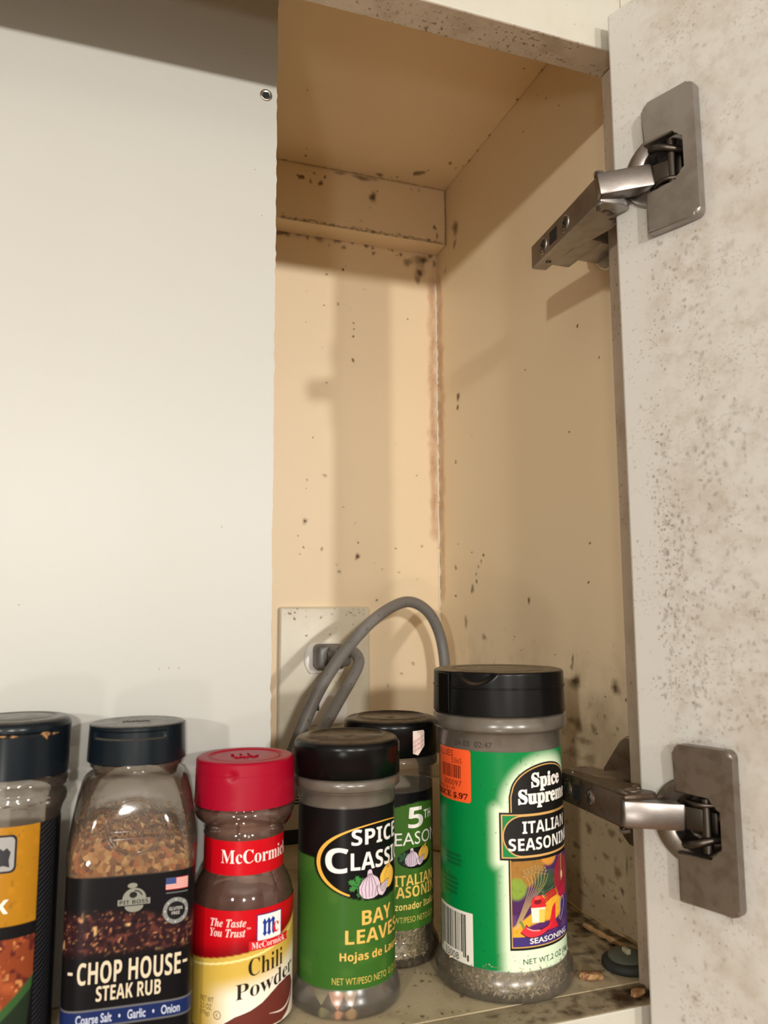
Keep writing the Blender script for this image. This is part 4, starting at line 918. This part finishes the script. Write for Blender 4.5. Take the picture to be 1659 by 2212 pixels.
stamp('lettering', text2d(bf('Chili'), -1.0, 15.0, 23.2, 30.0, rot=.075, bold=-.006), P_, (34, 24, 16), 3, lab)
stamp('lettering', text2d(bf('Powder'), -5.9, 22.8, 14.6, 20.4, rot=.16, bold=-.006), P_, (34, 24, 16), 3, lab)
hp = [(-13, 3.0), (-10, 6.4), (-6, 8.6), (0, 10.4), (5, 12.6), (9, 15.2), (13, 17.2), (18, 18.2), (22, 17.6), (24, 14), (23.4, 9), (19, 4.6), (15, 2.8)]
stamp('picture', poly([(p[0]+.5, p[1]+.7) for p in hp]), P_, (238, 232, 222), 2, lab); stamp('picture', poly(hp), P_, (100, 44, 36), 3, lab)
stamp('picture', ribbon(catmull([(8, 7.6, 0), (15, 6.6, 0), (20, 8.2, 0), (23.6, 12.4, 0)], 6), lambda s: .8*math.sin(math.pi*s)+.1), P_, (214, 200, 190), 4, lab)
for i, s in enumerate(('NET WT', '2.5 OZ', '(70g)')): stamp('small_print', text2d(s, -21.8, -15.0+i*-.9, 13.2-i*2.7, 15.3-i*2.7), P_, (112, 96, 50), 3, lab)
stamp('small_print', ribbon([(-13.3+1.5*math.cos(a*.4488), 9+1.5*math.sin(a*.4488)) for a in range(14)], .28, True), P_, (112, 96, 50), 3, lab); stamp('small_print', text2d('K', -13.8, -12.8, 8.3, 9.7), P_, (112, 96, 50), 3, lab)

# ---- steak rub: square bottle, sloped shoulders, round neck
t = thing('spice_jar', 'square clear bottle of coarse steak rub with navy black flip cap and black label', 'spice jar', (-.22228, .05271, .0079), math.radians(-3.4)); t.scale = (.95467,)*3
def loft(bm, secs, n=96, top=None):
    rings = []
    for hw, z, p in secs:
        ring = []
        for i in range(n):
            a = 2*math.pi*i/n; c, s = math.cos(a), math.sin(a); k = (abs(c)**p+abs(s)**p)**(-1/p); ring.append(bm.verts.new((hw*k*c, hw*k*s, z)))
        rings.append(ring)
    for a, b in zip(rings, rings[1:]):
        for i in range(n): bm.faces.new((a[i], a[(i+1) % n], b[(i+1) % n], b[i]))
    bm.faces.new(rings[0][::-1])
    if top: bm.faces.new(rings[-1])
body = [(.021, 0, 5), (.0244, .001, 6), (.0253, .004, 7), (.0254, .035, 7), (.0255, .060, 7), (.0261, .0655, 6.5), (.0263, .0705, 6), (.0259, .0760, 5), (.0249, .0840, 4.2), (.0235, .0915, 3.4), (.0220, .0970, 2.8), (.0206, .0992, 2.4), (.0190, .1004, 2.1), (.0181, .1012, 2)]
bm = bmesh.new(); loft(bm, body + [(.0181, .1022, 2), (.0194, .1026, 2), (.0196, .1036, 2), (.0196, .1044, 2)]); foot(bm, .0079); bt = obj('bottle', bm, M['glass'], t, angle=50)
bm = bmesh.new(); loft(bm, [(.020, .0015, 5), (.0240, .003, 6), (.0244, .05, 6.5), (.0246, .064, 6), (.0246, .0700, 5.4), (.0226, .0740, 4.6), (.0190, .0772, 3.4), (.0130, .0792, 2.4), (.0060, .0800, 2)], 96, True)
rnd = random.Random(2)
for v in bm.verts:
    if v.co.z > .066: v.co.z += rnd.gauss(0, .0007) + .0035*(v.co.x/.024) * (-1)
foot(bm, .0079); obj('coarse_rub', bm, M['rub'], t, True)
def rubspot(rnd):
    a = rnd.uniform(0, 6.283); z = rnd.uniform(.060, .080)+rnd.random()**2*.004; c, s = math.cos(a), math.sin(a); hw = .0252 if z < .073 else .0252-(z-.073)*.20; p = 5
    k = (abs(c)**p+abs(s)**p)**(-1/p)*rnd.uniform(.86, .975); return (hw*k*c, hw*k*s, z-.0035*(c*k*hw/.024)*(1 if z > .066 else 0)), (c, s, .2)
flakes('rub_grains', 1100, rubspot, .0008, M['rubflake'], t, 4)
def flat_top(o): return o
rl, zb, zt = .0209, .1047, .1206
def flap(tt, r, z):
    d = (math.degrees(tt)+90+12+180) % 360-180
    if abs(d) < 50 and r > .0185 and zt-.0050 < z < zt-.0020: r -= .0011*min(1, (50-abs(d))/5)
    return r, z
prof = [(.0190, zb), (rl, zb+.0003)] + [(rl-.0006*k/24, zb+.0006+k*(zt-.0012-zb)/24) for k in range(25)] + arcp(rl-.0018, zt-.0012, .0012, 10, 80, 4) + [(.0165, zt+.0001), (.010, zt-.0002), (0, zt-.0002)]
bm = bmesh.new(); lathe(bm, prof, 180, None, flap); cap = obj('flip_cap', bm, M['navydust'], t, angle=40)
bm = bmesh.new()
for i in range(9): nub(bm, -.006+.0013*i, .001+.0006*math.sin(i*2), zt-.0002, .0009)
obj('raised_marks', bm, M['navydust'], cap, True)
# pressed roundel on the shoulder
def shoulder(x, z): # front face of the sloped shoulder
    for (h0, z0, p0), (h1, z1, p1) in zip(body, body[1:]):
        if z0 <= z <= z1:
            k = (z-z0)/(z1-z0); hw = h0+(h1-h0)*k; p = p0+(p1-p0)*k; return Vector((x, -hw*(1-min(.99, abs(x)/hw)**p)**(1/p)-.0002, z))
    return Vector((x, -.02, z))
bm = bmesh.new()
for rr in (.0118, .0106): tube(bm, [shoulder(.001+rr*math.cos(a*.1309), .0815+rr*.92*math.sin(a*.1309)) for a in range(49)], .00035, 8)
tube(bm, [shoulder(.001+.006*math.cos(a*.1309), .0815+.006*math.sin(a*.1309)) for a in range(0, 25)], .0004, 8)
for zz in (.0800, .0772): tube(bm, [shoulder(-.0120+.0026*i, zz) for i in range(11)], .0004, 8)
for i in range(8): tube(bm, [shoulder(-.0098+.0028*i, .0777), shoulder(-.0098+.0028*i+.0006*(-1)**i, .0796)], .0004, 6)
obj('pressed_roundel', bm, M['glass'], bt, True)
LW = .0255
def sq_path(u, z, off):
    x = u/1000; hw = LW+.0003+off; p = 7
    if abs(x) <= .0205: return (x, -hw*(1-(abs(x)/hw)**p)**(1/p), z/1000)
    s = 1 if x > 0 else -1; yc = hw*(1-(.0205/hw)**p)**(1/p); ex = abs(x)-.0205
    # carry on round the corner by arc length
    a = math.atan2(yc, .0205); best = None; da = .01; px, py = .0205, yc; acc = 0
    while acc < ex:
        a -= da; c, q_ = math.cos(a), math.sin(a); k = (abs(c)**p+abs(q_)**p)**(-1/p)*hw; nx, ny = k*c, k*q_
        acc += math.hypot(nx-px, ny-py); px, py = nx, ny
    return (s*px, -py, z/1000)
def paint(U, Z):
    C = fill(U, (13, 12, 15)); Z2 = Z
    m_ = ss(Z, 32.5, 36)*(1-ss(Z+2.5*(vnoise(U, Z, 6, 1)-.5)+.08*U, 45.5, 50))
    C = over(C, m_*.85, (44, 22, 26)); n1 = vnoise(U, Z, 1.5, 6); n2 = vnoise(U, Z, .8, 7); n3 = vnoise(U, Z, 2.6, 8)
    C = over(C, m_*ss(n1, .66, .84)*.75, (96, 52, 44)); C = over(C, m_*ss(n2, .80, .92)*.8, (176, 124, 84)); C = over(C, m_*ss(n3, .86, .95), (196, 156, 110)); C = over(C, m_*ss(1-n1, .75, .9)*.7, (14, 8, 12))
    C = over(C, ss(Z, 7.6, 7.8)*(1-ss(Z, 13.2, 13.4)), (24, 38, 84)); C = over(C, (1-ss(np.abs(Z-13.5), .15, .35))*.8, (120, 120, 120)); C = over(C, (1-ss(np.abs(Z-7.6), .15, .35))*.7, (120, 120, 120)); return C
lab = sheet('label', sq_path, -44, 44, -3, 63.2, .55, paint, t, 0); lab['label'] = 'black label with dark spice picture'
CR = (204, 190, 164)
stamp('lettering', text2d(bss('CHOP HOUSE'), -19.1, 20.4, 23.2, 31.5), sq_path, CR, 2, lab); stamp('lettering', text2d(bss('STEAK RUB'), -11.8, 12.8, 16.6, 22.3), sq_path, CR, 2, lab)
for u0 in (-22.8, 21.0): stamp('lettering', rect(u0, u0+2.2, 27.0, 28.1), sq_path, CR, 2, lab)
stamp('lettering', text2d('Coarse Salt   \u2022   Garlic   \u2022   Onion', -19.0, 20.5, 8.7, 12.2, bold=.02), sq_path, (180, 186, 204), 2, lab)
stamp('flag', rect(13.6, 22.5, 56.0, 60.6), sq_path, (222, 196, 188), 2, lab)
stamp('flag', merge(*[rect(13.6, 22.5, 56.0+i*.7077, 56.0+i*.7077+.354) for i in range(7)]), sq_path, (190, 74, 70), 3, lab); stamp('flag', rect(13.6, 17.7, 58.1, 60.6), sq_path, (52, 66, 116), 4, lab)
stamp('small_print', rect(13.8, 22.4, 54.5, 55.0), sq_path, (92, 92, 92), 2, lab)
rg = lambda u, v, r, n=30: [(u+r*math.cos(2*math.pi*i/n), v+r*math.sin(2*math.pi*i/n)) for i in range(n)]
stamp('seal', ribbon(rg(17.8, 47.7, 4.3), 1.6, True), sq_path, (120, 122, 120), 2, lab); stamp('seal', ell(17.8, 47.7, 3.3, 3.3), sq_path, (16, 15, 17), 3, lab)
stamp('seal', merge(*[ell(17.8+4.3*math.cos(a*.7854), 47.7+4.3*math.sin(a*.7854), .3, .3, 0, 8) for a in range(8)]), sq_path, (190, 190, 186), 4, lab)
stamp('lettering', text2d(bss('GLUTEN'), 15.2, 20.4, 47.9, 49.2), sq_path, (170, 170, 164), 4, lab); stamp('lettering', text2d(bss('FREE'), 16.2, 19.4, 46.2, 47.4), sq_path, (170, 170, 164), 4, lab)
GY = (128, 128, 118)
stamp('emblem', merge(poly([(1.4+4.6*math.cos(math.radians(a)), 53.8+4.2*math.sin(math.radians(a))) for a in range(0, 181, 10)]), ell(.6, 59.0, 1.9, 1.0), poly([(1.4+3.6*math.cos(math.radians(a)), 51.2+2.4*math.sin(math.radians(a))) for a in range(180, 361, 12)])), sq_path, GY, 2, lab)
stamp('emblem', merge(ell(1.0, 55.4, 1.5, 1.2), ribbon([(1.4+3.2*math.cos(math.radians(a)), 54+3.0*math.sin(math.radians(a))) for a in range(20, 100, 10)], .5)), sq_path, (18, 18, 18), 3, lab)
stamp('emblem', rect(-4.9, 7.6, 51.6, 53.9), sq_path, GY, 4, lab); stamp('lettering', text2d(bss('PIT BOSS'), -4.2, 6.9, 52.0, 53.5), sq_path, (28, 28, 28), 5, lab)

# ---- leftmost jar, cut by the frame edge
t = thing('spice_jar', 'round jar with yellow label over a meat picture and a spice-caked dark cap', 'spice jar', (-.26935, .05357, .0112)); t.scale = (.93506,)*3
R = .0194
prof = [(0, .001), (.016, .001), (.0185, .0), (.0190, .002), (R-.0006, .006), (R-.0002, .03), (R, .08), (.0198, .0842), (.0206, .0868), (.0217, .0890), (.0219, .0912), (.0214, .0930), (.0208, .0936), (.0208, .0950), (.0219, .0956), (.0220, .0985), (.0212, .1000), (.019, .1001)]
bm = bmesh.new(); lathe(bm, prof, 96); foot(bm, .0116); bt = obj('bottle', bm, M['clearp'], t, True)
stains('caked_spice', [(-15+i*1.6+rn.uniform(-1, 1), 90.2+rn.uniform(-1.6, 1.2)+.02*i, rn.uniform(.3, 1.6), rn.uniform(.2, .6), rn.uniform(.3, .8)) for i in range(18)], lambda a, b, o: circ_path(.0222)(a, b, o), M['brownst'], bt, 12)
rl, zb, zt = .0222, .1003, .1238
def lidf(tt, r, z):
    d = (math.degrees(tt)+90+8+180) % 360-180
    if abs(d) < 58 and r > .0195 and zt-.0062 < z < zt-.0046: r -= .0010*min(1, (58-abs(d))/5)
    return r, z
prof = [(.0195, zb), (rl-.0003, zb+.0003)] + [(rl-.0003+.0003*k/20, zb+.0006+k*(zt-.0040-zb)/20) for k in range(21)] + arcp(rl-.0034, zt-.0034, .0034, 0, 78, 7) + [(.0165, zt+.0001), (.0155, zt-.0004), (.0148, zt-.0004), (.0140, zt), (.006, zt+.0001), (0, zt+.0001)]
bm = bmesh.new(); lathe(bm, prof, 160, None, lidf); cap = obj('flip_cap', bm, M['navydust'], t, angle=40)
stains('caked_spice', [(u, zt*1000-5.3+rn.uniform(-.5, .4), rn.uniform(.8, 1.7), rn.uniform(.3, .6), rn.uniform(.6, .95)) for u in (-12, -10, -8, -6.4, -4.6, -3.0, 1, 12.5, 13.6, 15.0, 17.6, 19.5)] + [(14.0, zt*1000-6.6, .6, 1.2, .9), (13.2, zt*1000-5.9, 1, .8, .9)], lambda a, b, o: circ_path(rl+.0001)(a, b, o), stain('tan_spice', L(186, 142, 96)), cap, 13)
bm = bmesh.new(); heap(bm, R-.0014, .0022, .060, 64, .001, 9); foot(bm, .0116); obj('ground_spice', bm, M['rub'], t, True)
P_ = circ_path(R+.0002)
def paint(U, Z):
    C = fill(U, (18, 18, 20)); s = (Z-.55*U) % 2.0; C = over(C, ss(np.abs(s-1), .45, .8)*ss(U, 13.4, 13.8)*(1-ss(U, 21.5, 24))*.55, (70, 70, 76))
    ed = 13.2-.0*Z; inside = 1-ss(U, ed-.15, ed+.15); inside = inside*ss(U, -30, -29.7)
    Y = fill(U, (164, 114, 26)); Y = over(Y, ss(vnoise(U, Z, 3, 3), .55, .9)*.35, (186, 128, 34)); Y = over(Y, ss(vnoise(U, Z, 1.6, 17), .85, .96)*.6, (120, 84, 30))
    C = C*(1-(inside*ss(Z, 43.8, 44.1))[..., None])+Y*(inside*ss(Z, 43.8, 44.1))[..., None]
    B = inside*(1-ss(Z, 38.8, 39.1)); mt = fill(U, (128, 60, 34)); mt = over(mt, ss(vnoise(U, Z, 4.2, 5), .5, .75), (158, 80, 46)); mt = over(mt, ss(vnoise(U, Z, 2.4, 6), .62, .82), (86, 34, 30)); mt = over(mt, ss(vnoise(U, Z, 1.7, 8), .74, .9)*.8, (206, 140, 84))
    mt = over(mt, ss(.9*U+3.4-(Z-8), -.8, .8), (52, 84, 46)); mt = over(mt, ss(.9*U-1-(Z-8), -.6, .6), (34, 44, 32)); mt = over(mt, ss(U-(14.6-.09*(39-Z)), -.4, .4), (20, 18, 20))
    return C*(1-B[..., None])+mt*B[..., None]
lab = sheet('label', P_, -32, 40, -5, 82.2, .5, paint, t, 0); lab['label'] = 'yellow and black label with roast meat picture'
stamp('badge', rrect(-15, 4.2, 64.4, 79.2, 2.2), P_, (30, 30, 32), 2, lab); stamp('badge', rrect(-14.4, 3.4, 65.2, 78.4, 1.8), P_, (150, 150, 148), 3, lab)
stamp('badge', poly([(-9, 66.5), (-3, 66.8), (-.6, 67.4), (1.8, 66.6), (1.4, 69.4), (2.0, 72.4), (.6, 74.2), (-.8, 73.2), (-2.6, 74.6), (-7, 75.2), (-9.4, 72)]), P_, (44, 44, 48), 4, lab)
stamp('lettering', text2d(bss('K'), -2.6, 2.2, 48.9, 54.3, bold=.02), P_, (228, 220, 206), 3, lab)

# ================================================================== things at the back and on the shelf
t = thing('small_carton', 'small white and red carton with black foot band, against the back wall below the outlet', 'box', (-.116, .2845, .0003))
def cpt(n, x0, x1, z0, z1, m, y=0): bm = bmesh.new(); box(bm, x0, x1, y, .0125, z0, z1, .0008); return obj(n, bm, m, t)
cpt('carton_body', -.016, .030, .006, .046, mat('carton_white', L(206, 192, 172), .6)); cpt('carton_foot', -.0162, .0302, 0, .0105, mat('carton_black', L(20, 18, 18), .6), -.0002); cpt('carton_top', -.0162, .0302, .044, .054, mat('carton_black_top', L(22, 20, 20), .6), -.0002)
Pq = face_path(0.0001)
stamp('printed_patch', ell(4, 27, 10.5, 13.5), Pq, (150, 16, 40), 1, t, 0); stamp('printed_patch', rect(13, 21.5, 26.5, 35), Pq, (206, 200, 190), 2, t, 0)
stamp('printed_patch', merge(*[rect(14, 20.5, 28+i*2.2, 29.4+i*2.2) for i in range(3)]), Pq, (40, 44, 44), 3, t, 0)

t = thing('cream_bottle', 'small cream plastic bottle with ridged cap in the back right corner behind the jars', 'bottle', (.0035, .2455, .0003))
bm = bmesh.new(); lathe(bm, [(0, 0), (.0170, 0), (.0184, .0016), (.0186, .006), (.0186, .046), (.0180, .0490), (.0168, .0502), (.0168, .0512)], 64); obj('body', bm, mat('cream_plastic', L(214, 188, 146), .4), t, True)
bm = bmesh.new(); lathe(bm, [(.0165, .0514), (.0182, .0516), (.0183, .0600), (.0174, .0620), (0, .0624)], 160, None, lambda a, r, z: (r-(.0006 if int(a/(2*math.pi)*160) % 2 and r > .0176 else 0), z)); obj('ridged_cap', bm, mat('cream_cap', L(206, 182, 142), .45), t)

t = thing('shelf_bumper', 'dark round rubber washer with slotted fixing on the shelf beside the frame', 'washer', (.0045, .0335, .0003))
bm = bmesh.new(); lathe(bm, [(.0050, 0), (.0112, 0), (.0118, .0012), (.0116, .0030), (.0104, .0040), (.0085, .0042)], 48); obj('rubber_ring', bm, mat('old_rubber', L(40, 42, 38), .7), t, True)
bm = bmesh.new(); lathe(bm, [(.0086, .0036), (.0090, .0044), (.0084, .0052), (.0040, .0064), (.0014, .0062), (0, .0062)], 40); o = obj('disc', bm, mat('grey_green_plastic', L(86, 90, 78), .5), t, True); o.rotation_euler = (.12, 0, 0); o.location = (0, .0004, .0001)
bm = bmesh.new(); box(bm, -.0011, .0011, -.0022, .0022, .0060, .0084, .0003); obj('broken_stem', bm, mat('pale_stem', L(176, 168, 140), .6), t)
def chip(name, label, x, y, z, sx_, sy, sz, rz_, c, seed):
    rnd = random.Random(seed); bm = bmesh.new(); bmesh.ops.create_icosphere(bm, subdivisions=2, radius=1)
    for v in bm.verts:
        k = 1+rnd.uniform(-.22, .22); v.co = Vector((v.co.x*sx_*k, v.co.y*sy*k, max(-.35, min(.6, v.co.z))*sz*2*k))
    lo = min(v.co.z for v in bm.verts)
    for v in bm.verts: v.co.z -= lo
    mm = mat('splintered_wood', L(*c), .8); tt = NT(mm); tt.col(tt.mix(tt.step(tt.noise(320, 4, .6, tt.map((1, 4, 1))), .4, .65), L(*c), L(190, 150, 100)))
    o = obj(name, bm, mm, None, angle=30); o.location = (x, y, z); o.rotation_euler = (0, 0, rz_); return tag(o, label, 'wood chip')
chip('wood_chip', 'brown splintered wood chip lying left of the rubber washer', -.0192, .0283, .0002, .0056, .0026, .0016, -.45, (112, 72, 46), 4)
chip('wood_chip', 'pale wood crumb on the frame edge next to the door', -.0085, .0085, .0003, .0042, .0024, .0010, .3, (146, 104, 70), 6)
bm = bmesh.new(); path = catmull([(.0130, .082, .0012), (.0138, .066, .0015), (.0148, .050, .0017), (.0160, .036, .0016), (.0170, .0215, .0014)], 6)
tube(bm, path, lambda i: .0011+.0006*math.sin(i*.9)**2*(1 if 0 < i < 23 else .3), 6)
o = obj('wood_sliver', bm, mat('raw_wood_sliver', L(190, 152, 106), .75)); tag(o, 'long thin wood sliver lying along the right foot of the cabinet', 'wood sliver')
